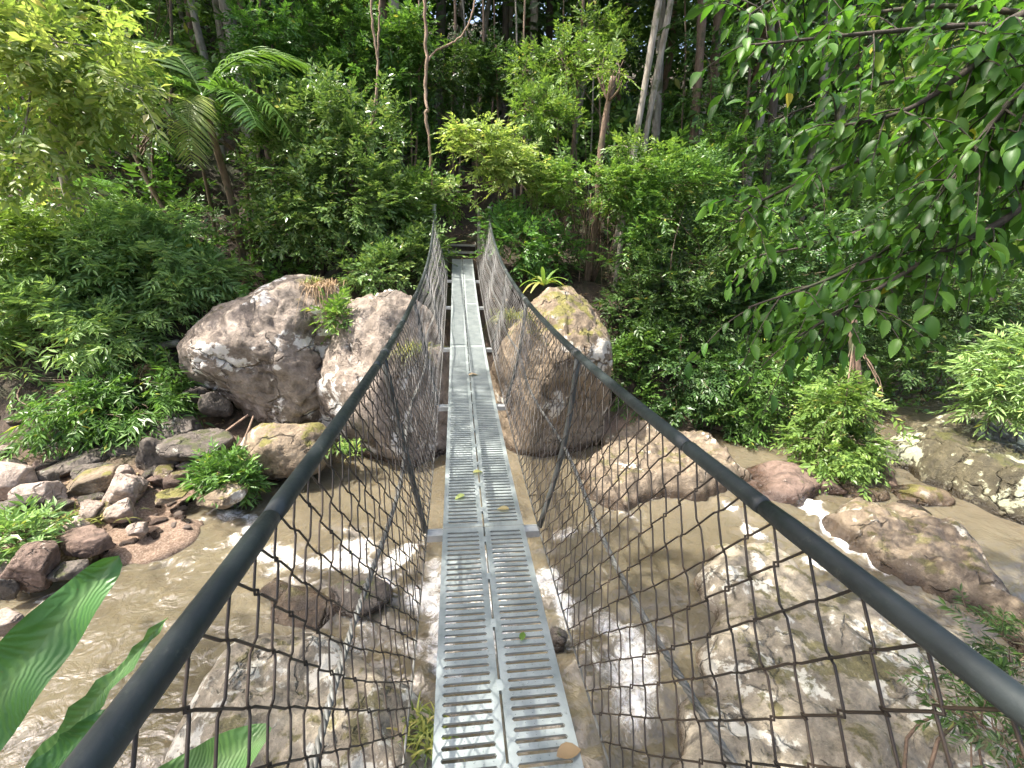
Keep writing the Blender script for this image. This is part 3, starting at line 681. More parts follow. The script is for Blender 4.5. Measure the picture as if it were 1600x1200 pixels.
# timber steps at the far landing
steps = thing('timber_steps', 'weathered timber steps climbing into the dark at the far end of the bridge', 'steps', (XC, 11.4, 3.2))
SO = np.array(steps.location)
for k in range(2):
    y = 11.32+0.34*k; z = 3.30+0.15*k
    g = Geo(); g.box((XC-0.33, y-0.02, z+0.115), (XC+0.33, y+0.28, z+0.155)); g.build('tread', M['timber'], steps, off=SO)
    g = Geo(); g.box((XC-0.31, y+0.02, z-0.06), (XC+0.31, y+0.05, z+0.11)); g.build('riser', M['bark_dark'], steps, off=SO)
for s in (-1, 1):
    g = Geo(); x = XC+s*0.345
    g.add([(x-.012, 11.25, 3.10), (x-.012, 12.1, 3.45), (x-.012, 12.1, 3.65), (x-.012, 11.25, 3.32), (x+.012, 11.25, 3.10), (x+.012, 12.1, 3.45), (x+.012, 12.1, 3.65), (x+.012, 11.25, 3.32)],
          [(0, 1, 2, 3), (7, 6, 5, 4), (3, 2, 6, 7), (0, 4, 5, 1), (0, 3, 7, 4), (1, 5, 6, 2)]); g.build('stringer', M['timber'], steps, off=SO)
g = Geo(); g.box((XC+0.37, 11.5, 3.1), (XC+0.44, 11.57, 4.42)); g.build('handrail_post', M['timber'], steps, off=SO)

# ------------------------------------------------------------------ leaves: templates and crowns
def leaf_template(kind):
    if kind == 'simple':      # folded diamond, 4 triangles
        return np.array([(0, 0, 0), (0.42, -0.5, 0.06), (1, 0, -0.08), (0.42, 0.5, 0.06), (0.48, 0, -0.03)]), np.array([(0, 1, 4), (1, 2, 4), (2, 3, 4), (3, 0, 4)])
    if kind == 'flat':
        return np.array([(0, 0, 0), (0.45, -0.5, 0), (1, 0, -0.05), (0.45, 0.5, 0)]), np.array([(0, 1, 2), (0, 2, 3)])
    xs = np.array([0, .1, .28, .5, .72, .9, 1.0]); w = np.array([0, .26, .46, .5, .38, .16, 0]); z = np.array([0, .02, .02, 0, -.05, -.11, -.16])
    V = []; F = []
    for i in range(7): V += [(xs[i], -w[i], z[i]+w[i]*0.22), (xs[i], 0, z[i]), (xs[i], w[i], z[i]+w[i]*0.22)]
    for i in range(6):
        a = 3*i; F += [(a, a+3, a+4), (a, a+4, a+1), (a+1, a+4, a+5), (a+1, a+5, a+2)]
    return np.array(V), np.array(F)
TPL = {k: leaf_template(k) for k in ('simple', 'flat', 'full')}
UP = np.array([0, 0, 1.0])
def leaves_mesh(name, pos, d, n, L, W, lv, mat, kind='simple'):
    tv, tf = TPL[kind]; d = nrm(d); sd = nrm(np.cross(n, d)); nn = np.cross(d, sd)
    V = pos[:, None, :]+L[:, None, None]*(tv[None, :, 0:1]*d[:, None, :]+tv[None, :, 2:3]*nn[:, None, :])+W[:, None, None]*tv[None, :, 1:2]*sd[:, None, :]
    k = len(pos); F = (tf[None]+(np.arange(k)*len(tv))[:, None, None]).reshape(-1, 3)
    return make_mesh(name, V.reshape(-1, 3), [F], mat, {'lv': np.repeat(lv, len(tv))}, smooth=(kind == 'full'))
SPEC = {  # leaf length, width, twig length, leaves a twig, spread angle, droop
 'broad': dict(L=0.155, W=0.064, T=0.42, n=9, ang=0.95, droop=0.25),
 'small': dict(L=0.12, W=0.05, T=0.38, n=11, ang=1.0, droop=0.25),
 'pinnate': dict(L=0.17, W=0.042, T=0.42, n=13, ang=1.05, droop=0.55),
 'whorl': dict(L=0.15, W=0.045, T=0.22, n=9, ang=1.15, droop=0.2),
 'big': dict(L=0.19, W=0.085, T=0.55, n=8, ang=0.85, droop=0.6),
}
def spray_arrays(r, lobes, ntwig, sp, size=1.0, shell=0.5, updir=0.25, flatten=0.0, clump=1.0):
    C = np.array([l[0] for l in lobes], float); Rr = np.array([l[1] for l in lobes], float)
    wt = np.prod(Rr, 1)**(2/3); wt = wt/wt.sum()
    idx = r.choice(len(lobes), ntwig, p=wt)
    dirs = nrm(r.normal(size=(ntwig, 3))+np.array([0, 0, 0.12]))
    rad = shell+(1-shell)*r.rand(ntwig)**0.6
    rad = rad*(1+0.42*vnoise(dirs*2.6+idx[:, None]*3.1+C[idx]))+0.25*(r.rand(ntwig) < 0.08)
    base = C[idx]+Rr[idx]*dirs*rad[:, None]
    if clump > 0:
        keep = vnoise(base*1.9+11.0)+0.5*vnoise(base*4.3) > -0.42+0.22*clump
        idx, dirs, base = idx[keep], dirs[keep], base[keep]; ntwig = len(base)
    ax = nrm(dirs*0.8+UP*updir+r.normal(size=(ntwig, 3))*0.5)
    ax[:, 2] *= (1-flatten); ax = nrm(ax)
    n = sp['n']; T = sp['T']*size*(0.6+0.7*r.rand(ntwig)); tw = r.rand(ntwig)
    side = nrm(np.cross(ax, UP+0.3*r.normal(size=(ntwig, 3)))); nn = np.cross(side, ax)
    i = np.arange(n); f = (i+1)/n
    pos = base[:, None, :]+ax[:, None, :]*(T[:, None]*f[None, :])[..., None]-UP*(sp['droop']*T[:, None]*f[None, :]**2*0.6)[..., None]
    sg = np.where(i % 2, 1.0, -1.0)
    ang = sp['ang']*(1-0.55*f**3)
    ang = ang[None, :]*(1+0.25*r.normal(size=(ntwig, n)))
    d = np.cos(ang)[..., None]*ax[:, None, :]+(np.sin(ang)*sg[None, :])[..., None]*side[:, None, :]-UP*sp['droop']*(0.35+0.5*r.rand(ntwig, n))[..., None]+0.12*r.normal(size=(ntwig, n, 3))
    nr = nn[:, None, :]+0.35*r.normal(size=(ntwig, n, 3))
    L = sp['L']*size*(0.65+0.6*r.rand(ntwig, n))*(1-0.25*np.abs(f-0.5))[None, :]*(0.7+0.6*r.rand(ntwig))[:, None]
    W = L*sp['W']/sp['L']*(0.85+0.3*r.rand(ntwig, n))
    lv = np.clip(0.55*r.rand(ntwig, n)+0.30*tw[:, None]+0.10*f[None, :], 0, 0.93)
    lv = np.where(r.rand(ntwig, n) < 0.012, 1.0, lv)
    return pos.reshape(-1, 3), d.reshape(-1, 3), nr.reshape(-1, 3), L.ravel(), W.ravel(), lv.ravel(), base, ax, T
def limb_paths(r, g, root, lobes, n, r0, base=None, twigs=None, tsides=3, nt=0):
    for k in range(n):
        l = lobes[r.randint(len(lobes))]; c = np.asarray(l[0]); R_ = np.asarray(l[1])
        end = c+R_*nrm(r.normal(size=3))*0.75*r.rand()**0.4
        mid = (root+end)/2+r.normal(size=3)*0.12*np.linalg.norm(end-root)*np.array([1, 1, 0.5])
        rr = r0*(0.5+0.7*r.rand())
        P = smooth_path([root, mid, end], 9); g.tube(P, np.linspace(rr, rr*0.22, 9), 5)
    if base is not None:
        for q in r.choice(len(base), min(nt, len(base)), replace=False):
            b, a, T = twigs[0][q], twigs[1][q], twigs[2][q]
            l = lobes[0][0] if len(lobes) == 1 else lobes[int(np.argmin([np.linalg.norm((b-np.asarray(x[0]))/np.asarray(x[1])) for x in lobes]))][0]
            P = smooth_path([b+(np.asarray(l)-b)*0.5, b-a*0.05, b+a*T*0.9], 5); g.tube(P, np.linspace(0.007, 0.002, 5), tsides, cap=False)
def plant(name, label, cat, root, lobes, ntwig, spec, mat, seed, size=1.0, stems=6, stem_r=0.02, bark='bark_brown', group=None, kind='simple', shell=0.5, updir=0.25, flatten=0.0, trunk=None, nt=60):
    """shrub or tree: root point on the ground, lobes in world coordinates"""
    r = np.random.RandomState(seed); root = np.asarray(root, float)
    o = thing(name, label, cat, root, group)
    lob = [(np.asarray(c, float)-root, np.asarray(R_, float)) for c, R_ in lobes]
    a = spray_arrays(r, lob, int(ntwig*1.5), SPEC[spec], size, shell, updir, flatten)
    me = leaves_mesh('crown', *a[:6], M[mat], kind)
    c = link('crown', me, o); c['kind'] = 'stuff'
    g = Geo(); start = np.zeros(3)
    if trunk is not None:
        tp, tr = trunk; P = smooth_path(np.asarray(tp, float)-root, 26); R_ = np.linspace(tr[0], tr[1], 26)
        R_ = R_*(1+0.06*np.random.RandomState(seed+1).normal(size=26)); R_[0] *= 1.35
        tg = Geo(); tg.tube(P, R_, 9); tg.build('trunk', M[bark], o, smooth=True)
        start = P[-4]
    limb_paths(r, g, start, lob, stems, stem_r, a[6], (a[6], a[7], a[8]), 3, nt)
    g.build('branches', M[bark], o, smooth=True)
    return o
def lob(px, py, hw, hh, Y, dz=1.0, dep=0.8):
    """an ellipsoid of foliage that spans hw x hh photo pixels at distance Y"""
    p = at(px, py, Y); k = float((p-CAM)@CF)/FPX
    return (p, (hw*k, hw*k*dep, hh*k*dz))
def ground_pt(px, py, Y):
    p = at(px, py, Y); p[2] = float(ground_h(p[0], p[1])); return p

# ------------------------------------------------------------------ shrubs and small trees one can pick out
G = ground_pt
def shrub(label, root, lobes, ntwig, spec, mat, seed, name='shrub', cat='shrub', **kw):
    return plant(name, label, cat, root, lobes, ntwig, spec, mat, seed, **kw)
# left bank
shrub('tree with yellow-green drooping foliage filling the top left corner', G(40, 420, 9.6),
      [lob(40, 40, 150, 75, 9.0), lob(120, 110, 105, 60, 8.8), lob(20, 150, 90, 80, 8.6), lob(160, 165, 55, 28, 8.8), lob(30, 235, 60, 45, 8.6), lob(85, 270, 30, 18, 8.7)], 760, 'broad', 'leaf_yellow', 301, name='yellow_tree', cat='tree', size=1.1, stems=14, stem_r=0.03, updir=-0.05,
      trunk=([G(128, 372, 9.9), at(125, 365, 9.8), at(100, 270, 9.6), at(68, 120, 9.4), at(40, -20, 9.2)], (0.11, 0.06)), bark='bark_pale')
shrub('bright green fan-leaved bush at the left edge below the yellow tree', G(30, 470, 9.6), [lob(25, 375, 70, 38, 9.2), lob(80, 400, 35, 25, 9.3)], 330, 'pinnate', 'leaf_lime', 302)
shrub('blue-green feathery shrub behind the left bank, below the palm', G(200, 490, 10.0), [lob(195, 385, 75, 48, 9.8), lob(235, 430, 75, 45, 9.5), lob(140, 420, 60, 50, 9.5), lob(260, 355, 50, 25, 10.2)], 900, 'pinnate', 'leaf_blue', 303)
shrub('wide green feathery shrub on the left bank above the fallen log', G(60, 620, 8.9), [lob(60, 500, 95, 55, 8.9), lob(150, 520, 75, 35, 8.7), lob(30, 440, 60, 40, 9.3), lob(110, 460, 60, 40, 9.2), lob(25, 560, 60, 30, 8.5)], 1000, 'pinnate', 'leaf_blue', 304)
shrub('green branch of leaves drooping over the dark rocks on the left', G(60, 640, 8.4), [lob(140, 640, 85, 22, 7.6), lob(110, 672, 42, 16, 7.3), lob(215, 625, 70, 22, 7.8), lob(225, 590, 60, 20, 8.2)], 420, 'pinnate', 'leaf_mid', 305, updir=-0.1, flatten=0.4)
shrub('small feathery shrub left of the huge pink-grey boulder', G(300, 520, 9.9), [lob(300, 470, 48, 35, 9.5), lob(330, 430, 36, 25, 9.8), lob(270, 445, 30, 25, 9.7)], 300, 'pinnate', 'leaf_blue', 306)
shrub('thin green sapling leaves above the fallen log', G(240, 590, 9.0), [lob(250, 570, 40, 15, 8.8), lob(280, 590, 30, 14, 8.7)], 90, 'pinnate', 'leaf_lime', 307)
shrub('dense long-leaved green plant growing at the rapids edge', G(352, 765, 6.3), [lob(352, 738, 38, 30, 6.3, 1, 0.9), lob(330, 755, 25, 15, 6.2), lob(378, 758, 22, 14, 6.2)], 200, 'whorl', 'leaf_mid', 308, name='bank_plant', cat='plant', size=0.85, stems=10, stem_r=0.008)
shrub('leafy plant at the left edge beside the slanted red-brown rock', G(25, 870, 5.0), [lob(25, 838, 42, 22, 5.0), lob(0, 850, 40, 20, 4.9)], 90, 'whorl', 'leaf_blue', 309, name='bank_plant', cat='plant', size=0.9, stems=6, stem_r=0.008)
# centre
shrub('large glossy pale-lit shrub left of the far bridge end', G(500, 430, 11.4), [lob(490, 205, 75, 62, 11.2), lob(560, 230, 70, 70, 11.4), lob(450, 270, 55, 70, 11.0), lob(530, 310, 90, 65, 10.9), lob(600, 310, 60, 60, 11.0), lob(440, 180, 40, 35, 11.2), lob(470, 350, 60, 40, 10.8)], 2600, 'broad', 'leaf_gloss', 311, stems=18, stem_r=0.03, trunk=([G(500, 430, 11.4), at(505, 380, 11.4), at(510, 300, 11.3)], (0.07, 0.04)), name='shrub', size=0.9)
shrub('shiny green shrub behind the tall brown boulder', G(610, 460, 10.2), [lob(600, 425, 60, 34, 9.9), lob(650, 400, 35, 35, 10.3), lob(560, 415, 30, 25, 10.0)], 620, 'broad', 'leaf_gloss', 312, size=0.85)
shrub('bush with yellow-tinged leaves beside the left end post', G(650, 390, 11.6), [lob(655, 320, 30, 40, 11.3), lob(690, 305, 35, 18, 11.8), lob(640, 360, 28, 30, 11.1)], 330, 'small', 'leaf_lime', 313)
shrub('dark shrub wall behind the pale-lit shrub', G(560, 330, 13.5), [lob(560, 130, 90, 80, 13.5), lob(480, 90, 70, 60, 13.5), lob(640, 230, 50, 90, 13.5), lob(450, 20, 80, 60, 13.8)], 1500, 'small', 'leaf_mid', 314)
shrub('yellow-green horizontal spray of leaves over the far bridge end', G(860, 330, 11.8), [lob(735, 215, 30, 26, 10.6), lob(770, 240, 55, 28, 10.8), lob(810, 265, 50, 25, 11.0), lob(740, 265, 40, 22, 10.8), lob(790, 290, 55, 22, 11.0), lob(730, 290, 28, 14, 10.8)], 900, 'small', 'leaf_yellow', 315, flatten=0.5, updir=0.05, stems=12, stem_r=0.015, name='small_tree', cat='tree',
      trunk=([G(870, 400, 11.8), at(868, 350, 11.8), at(850, 300, 11.6), at(800, 262, 11.2)], (0.05, 0.025)))
shrub('bright lime clump of leaves high above the yellow spray', G(900, 330, 12.4), [lob(840, 175, 38, 26, 12.0), lob(870, 200, 40, 30, 12.2), lob(835, 110, 34, 26, 12.6), lob(880, 95, 40, 30, 12.8)], 520, 'small', 'leaf_lime', 316, stems=10)
shrub('green bush right of the far bridge end', G(830, 430, 10.7), [lob(815, 385, 48, 38, 10.4), lob(860, 400, 40, 30, 10.5), lob(790, 355, 30, 25, 10.8)], 480, 'broad', 'leaf_mid', 317, size=0.85)
shrub('layered green foliage above the mossy tan boulder', G(930, 420, 11.2), [lob(900, 290, 60, 28, 10.8), lob(960, 290, 65, 30, 10.6), lob(1030, 280, 60, 35, 10.4), lob(860, 330, 40, 22, 10.9)], 900, 'small', 'leaf_lime', 318, flatten=0.5, stems=12)
shrub('green bush hanging right of the layered foliage', G(1050, 520, 10.0), [lob(1050, 330, 60, 50, 10.0), lob(1000, 370, 50, 50, 10.2), lob(1090, 290, 45, 35, 10.0)], 750, 'small', 'leaf_mid', 319)
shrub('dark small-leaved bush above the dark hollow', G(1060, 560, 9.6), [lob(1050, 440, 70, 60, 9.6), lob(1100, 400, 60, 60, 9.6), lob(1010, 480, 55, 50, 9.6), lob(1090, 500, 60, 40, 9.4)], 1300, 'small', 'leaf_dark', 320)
shrub('dark drooping bush added for shade over the hollow at the right waterline', G(1100, 600, 9.4), [lob(1090, 575, 70, 40, 8.9), lob(1050, 610, 50, 35, 8.8), lob(1130, 620, 45, 32, 8.6), lob(1010, 640, 35, 25, 8.8)], 900, 'small', 'leaf_dark', 341, updir=-0.2)  # dark leaves hung over the hollow to stand in for its deep shade
shrub('low green bush right of the mossy tan boulder', G(960, 640, 9.2), [lob(950, 565, 45, 30, 9.2), lob(985, 610, 30, 25, 9.0), lob(1010, 550, 45, 35, 9.3)], 460, 'small', 'leaf_mid', 321)
shrub('bright green tuft of leaves lit at the edge of the dark hollow', G(1150, 380, 10.4), [lob(1150, 350, 35, 30, 9.4), lob(1180, 385, 30, 22, 9.2)], 230, 'small', 'leaf_lime', 322)
# right bank
shrub('fresh green bush drooping over the right bank hollow', G(1170, 660, 8.7), [lob(1170, 580, 55, 35, 8.4), lob(1150, 640, 45, 30, 8.2), lob(1230, 620, 50, 45, 8.2), lob(1180, 675, 30, 18, 8.0)], 650, 'small', 'leaf_mid', 323, updir=-0.1)
shrub('bright green bush hanging to the water over the grey stump', G(1345, 740, 6.9), [lob(1305, 690, 55, 42, 6.5), lob(1330, 640, 55, 45, 6.8), lob(1285, 715, 30, 25, 6.3), lob(1340, 700, 38, 30, 6.5), lob(1300, 640, 40, 35, 6.7)], 900, 'small', 'leaf_lime', 324, size=0.95, updir=-0.25,
      trunk=([at(1400, 790, 5.9), at(1385, 745, 6.2), at(1360, 690, 6.6), at(1340, 600, 7.0), at(1330, 480, 7.4)], (0.13, 0.07)), bark='bark_brown', name='leaning_tree', cat='tree')
shrub('pale green shrub at the right edge above the mossy slab', G(1590, 660, 6.6), [lob(1590, 600, 55, 38, 6.3), lob(1560, 630, 35, 22, 6.2), lob(1610, 560, 45, 30, 6.4)], 330, 'pinnate', 'leaf_blue', 325, flatten=0.4)
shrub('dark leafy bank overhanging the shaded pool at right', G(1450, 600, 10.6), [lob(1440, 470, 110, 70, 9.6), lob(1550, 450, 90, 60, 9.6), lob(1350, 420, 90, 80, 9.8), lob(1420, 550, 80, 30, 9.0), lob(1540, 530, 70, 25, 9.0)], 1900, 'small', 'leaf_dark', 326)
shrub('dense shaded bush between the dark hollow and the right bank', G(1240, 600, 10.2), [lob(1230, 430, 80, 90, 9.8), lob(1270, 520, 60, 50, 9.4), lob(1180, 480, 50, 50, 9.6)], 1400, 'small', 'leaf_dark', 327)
shrub('sunlit yellow-green tree crown behind the overhanging branches at right', G(1460, 420, 14.0), [lob(1440, 170, 90, 55, 12.6), lob(1520, 190, 80, 50, 12.8), lob(1380, 215, 60, 45, 12.4), lob(1590, 170, 60, 50, 12.8), lob(1430, 120, 70, 35, 13)], 1500, 'broad', 'leaf_yellow', 328, name='yellow_tree', cat='tree', stems=14, stem_r=0.03, updir=0.05,
      trunk=([G(1460, 420, 13.6), at(1465, 330, 13.2), at(1450, 180, 12.8)], (0.10, 0.05)))
shrub('tangled green bush on the slope below the sunlit yellow crown', G(1440, 470, 12.4), [lob(1400, 310, 90, 60, 11.4), lob(1500, 330, 100, 60, 11.4), lob(1590, 330, 70, 70, 11.2), lob(1300, 330, 70, 60, 11.2)], 1900, 'broad', 'leaf_mid', 329)
shrub('green shrub leaning in from the near right corner under the handrail', (2.75, 1.15, 0.5), [(dp(1560, 1090, 3.2), (0.40, 0.35, 0.16)), (dp(1630, 1030, 3.2), (0.35, 0.35, 0.2)), (dp(1560, 1160, 2.8), (0.3, 0.3, 0.16))], 120, 'pinnate', 'leaf_dark', 330, size=0.45)

# ------------------------------------------------------------------ slender trees of the far slope
def tree(label, pts, rr, lobes, ntwig, spec, mat, seed, bark='bark_pale', size=1.2, name='slender_tree', **kw):
    root = np.asarray(pts[0], float)
    return plant(name, label, 'tree', root, lobes, ntwig, spec, mat, seed, size=size, trunk=(pts, rr), bark=bark, stems=8, stem_r=0.03, nt=20, **kw)
def trunk_px(pl, Y, lean=0.0):
    b = at(*pl[-1], Y); x, y = b[0], b[1]; g0 = np.array([x, y, float(ground_h(x, y))-0.1])
    up = [at(a, c, Y+lean*k) for k, (a, c) in enumerate(reversed(pl))]
    return ([g0] if up[0][2] > g0[2]+0.05 else [])+up
TR = [ # label, pixel path top to bottom, Y, radius bottom/top, bark, crown lobes
 ('pale slender trunk at left, second from the yellow tree', [(170, -60), (195, 60), (215, 150), (235, 245), (248, 330)], 13.0, (0.10, 0.07), 'bark_pale', 'leaf_mid'),
 ('thin pale trunk rising behind the palm crown', [(285, -60), (305, 30), (330, 140)], 15.0, (0.10, 0.08), 'bark_pale', 'leaf_dark'),
 ('thick grey trunk right of the palm crown', [(345, -60), (358, 30), (378, 110), (392, 220)], 15.5, (0.20, 0.17), 'bark_pale', 'leaf_dark'),
 ('thin trunk standing in front of the palm stem', [(300, 200), (325, 300), (345, 420)], 11.8, (0.045, 0.03), 'bark_brown', 'leaf_mid'),
 ('stout brown trunk above the dark shrub wall', [(612, -60), (617, 40), (620, 150), (618, 260)], 15.0, (0.16, 0.14), 'bark_pale', 'leaf_dark'),
 ('brown trunk just left of the stout one, above the shrub wall', [(590, -60), (602, 40), (612, 140)], 16.5, (0.12, 0.10), 'bark_brown', 'leaf_dark'),
 ('tall pale trunk, left of the close pair right of the bridge', [(1040, -60), (1025, 30), (1000, 180), (985, 270), (970, 330)], 12.5, (0.09, 0.07), 'bark_pale', 'leaf_mid'),
 ('tall pale trunk, right of the close pair right of the bridge', [(1058, -60), (1045, 20), (1022, 140), (1005, 240), (995, 320)], 13.0, (0.09, 0.07), 'bark_pale', 'leaf_mid'),
 ('mossy mottled trunk rising beside the mossy tan boulder', [(958, 120), (945, 190), (936, 260), (932, 330), (920, 420), (905, 500)], 11.0, (0.085, 0.06), 'bark_brown', 'leaf_lime'),
 ('bare grey trunk just right of the mottled trunk', [(985, 250), (976, 330), (965, 420), (955, 480)], 10.6, (0.07, 0.05), 'bark_pale', 'leaf_lime'),
 ('dark reddish trunk left of its twin, behind the green bush', [(1100, -60), (1095, 60), (1085, 200), (1078, 290)], 13.5, (0.13, 0.11), 'bark_brown', 'leaf_dark'),
 ('dark reddish trunk right of its twin, behind the green bush', [(1130, -60), (1120, 60), (1108, 200), (1095, 290)], 14.0, (0.14, 0.12), 'bark_brown', 'leaf_dark'),
 ('thin straight stem above the lime clump', [(915, -60), (908, 60), (900, 180), (890, 280)], 13.2, (0.05, 0.04), 'bark_brown', 'leaf_mid'),
 ('dim trunk in the dark gap above the timber steps', [(690, -60), (688, 60), (684, 200), (680, 330)], 17.0, (0.16, 0.14), 'bark_dark', 'leaf_dark'),
 ('dim thin trunk right of the dark gap', [(790, -60), (790, 60), (788, 200)], 18.0, (0.13, 0.11), 'bark_dark', 'leaf_dark'),
 ('dim trunk behind the lime clump', [(860, -60), (858, 60), (850, 200)], 19.0, (0.14, 0.12), 'bark_dark', 'leaf_dark'),
 ('grey trunk between the shrub wall and the thick grey trunk', [(480, -60), (490, 60), (500, 160)], 18.0, (0.14, 0.12), 'bark_brown', 'leaf_dark'),
 ('dark trunk behind the overhanging branches', [(1225, -60), (1215, 80), (1200, 260), (1190, 330)], 13.5, (0.12, 0.10), 'bark_dark', 'leaf_dark'),
 ('brown stem at the left, between the palms', [(205, 230), (240, 300), (275, 360), (290, 430)], 11.5, (0.06, 0.045), 'bark_brown', 'leaf_mid'),
 ('slim stem just right of the palm trunk', [(380, 230), (388, 330), (398, 440)], 11.6, (0.05, 0.04), 'bark_brown', 'leaf_mid'),
]
for k, (lb_, pl, Y_, rr, bk, lm) in enumerate(TR):
    pts = trunk_px(pl, Y_)
    top = np.asarray(pts[-1]); r_ = np.random.RandomState(900+k)
    if pl[0][1] < 0:
        ext = top+(top-np.asarray(pts[-2]))*0.6+np.array([0, 0, 1.0]); pts = pts+[ext]
        cl = [(ext+np.array([r_.uniform(-1.3, 1.3), r_.uniform(-1, 1.2), r_.uniform(-0.3, 1.8)]), (r_.uniform(1.0, 1.6), r_.uniform(1.0, 1.5), r_.uniform(0.6, 1.0))) for q in range(4)]
        tree(lb_, pts, rr, cl, 420, 'broad', lm, 500+k, bk, 1.5)
    else:
        cl = [(top+np.array([r_.uniform(-.5, .5), r_.uniform(-.4, .4), r_.uniform(-0.1, 0.5)]), (0.26, 0.26, 0.2)) for q in range(3)]
        tree(lb_, pts, rr, cl, 36, 'small', lm, 500+k, bk, 1.0)

for k, (px, py, Yk, lm, lb_) in enumerate([
    (425, 70, 12.8, 'leaf_mid', 'airy green sapling crown at the top, right of the thick grey trunk'),
    (545, 50, 13.2, 'leaf_mid', 'airy green sapling crown at the top above the dark shrub wall'),
    (705, 150, 13.4, 'leaf_dark', 'airy sapling in the dark gap between the vine and the lime clump'),
    (775, 70, 13.8, 'leaf_dark', 'airy dim sapling crown at the top above the yellow spray'),
    (935, 90, 12.9, 'leaf_lime', 'airy lime sapling left of the close pair of pale trunks'),
    (1110, 130, 13.2, 'leaf_mid', 'airy green sapling right of the close pair of pale trunks'),
    (1160, 230, 12.0, 'leaf_mid', 'airy green sapling behind the tips of the overhanging branches'),
    (640, 90, 13.0, 'leaf_mid', 'airy green sapling left of the crooked bare vine'),
    (235, 40, 12.2, 'leaf_lime', 'airy lime sapling behind the palm at the top left')]):
    r_ = np.random.RandomState(820+k)
    cl = [lob(px+r_.uniform(-40, 40), py+r_.uniform(-60, 80), r_.uniform(18, 34), r_.uniform(12, 22), Yk+r_.uniform(-.4, .4)) for q in range(8)]
    base = trunk_px([(px, py), (px+3, py+120), (px+4, 320)], Yk)
    plant('sapling', lb_, 'tree', base[0], cl, 330, 'small', lm, 840+k, size=1.05, stems=9, stem_r=0.012, trunk=(base, (0.04, 0.02)), nt=30, shell=0.1, flatten=0.3)
# hanging vines
def vine(label, pts, r0, mat='vine', branches=()):
    P = smooth_path(pts, 40); c = P[-1].copy(); rv = np.random.RandomState(int(abs(pts[0][0]*100)) % 1000)
    P[1:-1] += rv.normal(size=P[1:-1].shape)*r0*0.35
    g = Geo(); g.tube(P, r0*(1+0.12*rv.normal(size=40)), 6)
    for b in branches: g.tube(smooth_path(b, 30), r0*0.8, 6)
    o = g.build('vine', M[mat], None, True, loc=c, off=c); return tag(o, label, 'vine')
vine('crooked bare vine hanging straight down to the left end post', [at(663, -40, 11.3), at(664, 30, 11.3), at(667, 90, 11.3), at(664, 140, 11.3), at(668, 170, 11.2), at(665, 180, 11.2), at(672, 240, 11.2), at(676, 295, 11.2)], 0.032)
vine('curved vine looping from the top into the crooked vine', [at(745, -40, 11.4), at(738, 20, 11.4), at(722, 55, 11.4), at(700, 70, 11.35), at(680, 80, 11.3), at(668, 97, 11.3)], 0.018)
vine('long vine hanging in front of the stout brown trunk', [at(578, -40, 11.8), at(583, 40, 11.8), at(590, 110, 11.8), at(582, 190, 11.7), at(573, 225, 11.7), at(567, 290, 11.6)], 0.025)
vine('second long vine close beside the hanging one', [at(596, -40, 11.9), at(592, 40, 11.9), at(590, 120, 11.9), at(588, 180, 11.8)], 0.024)
vine('thin pale vine hanging over the dark hollow at right', [at(1065, 520, 8.9), at(1062, 560, 8.9), at(1068, 610, 8.8), at(1078, 650, 8.7)], 0.010)
rv = np.random.RandomState(77)
for k in range(22):     # tangle of thin stems under the layered foliage
    x0 = 820+k*7+rv.uniform(-4, 4); y0 = 295+rv.uniform(0, 20)
    x1 = x0+rv.uniform(-18, 22); Yk = 11.2+rv.uniform(-0.4, 0.8)
    pts = [at(x0, y0, Yk), at((x0+x1)/2+rv.uniform(-8, 8), y0+50, Yk), at(x1, y0+rv.uniform(90, 140), Yk-0.2)]
    c = np.asarray(pts[-1]); g = Geo(); g.tube(smooth_path(pts, 10), rv.uniform(0.008, 0.018), 5)
    o = g.build('liana', M['vine' if k % 2 else 'bark_brown'], None, True, loc=c, off=c)
    tag(o, 'thin bare liana in the tangle above the mossy tan boulder', 'vine', 'tangle of thin lianas')

for k in range(18):
    px = (630, 652, 705, 722, 748, 768, 805, 820, 872, 925, 950, 1065, 1140, 1165, 430, 455, 405, 265)[k]; Yk = 13.0+rv.uniform(0, 3.5)
    pts = trunk_px([(px+rv.uniform(-6, 14), -50), (px+rv.uniform(-4, 8), 80), (px, 200), (px-rv.uniform(0, 6), 300)], Yk); c = np.asarray(pts[0])
    g = Geo(); g.tube(smooth_path(pts, 18), np.linspace(0.05, 0.03, 18)*rv.uniform(0.6, 1.1), 7)
    o = g.build('thin_pole_trunk', M[('bark_pale', 'vine', 'bark_brown')[k % 3]], None, True, loc=c, off=c)
    tag(o, 'thin straight pole of a young tree rising from the dark forest floor', 'sapling', 'thin poles of young trees in the forest')
# fallen log and sticks on the left bank
def log(label, pts, r0, r1, mat='bark_pale', cat='log', name='fallen_log'):
    P = smooth_path(pts, 24); c = P[0].copy(); g = Geo(); g.tube(P, np.linspace(r0, r1, 24), 9)
    return tag(g.build(name, M[mat], None, True, loc=c, off=c), label, cat)
log('pale fallen log lying across the left bank under the leaves', [at(-60, 600, 8.9), at(60, 585, 9.0), at(160, 562, 9.1), at(280, 535, 9.2)], 0.11, 0.07)
log('thinner fallen pole below the pale log at the left edge', [at(-40, 640, 8.4), at(80, 612, 8.6), at(170, 600, 8.7)], 0.07, 0.04)
log('bleached stick leaning under the huge pink-grey boulder', [at(345, 680, 7.4), at(372, 660, 7.5), at(388, 648, 7.6)], 0.025, 0.018, 'vine', 'stick', 'stick')
log('short forked stick just right of the leaning one', [at(378, 695, 7.2), at(388, 672, 7.3), at(396, 650, 7.5)], 0.022, 0.015, 'vine', 'stick', 'stick')

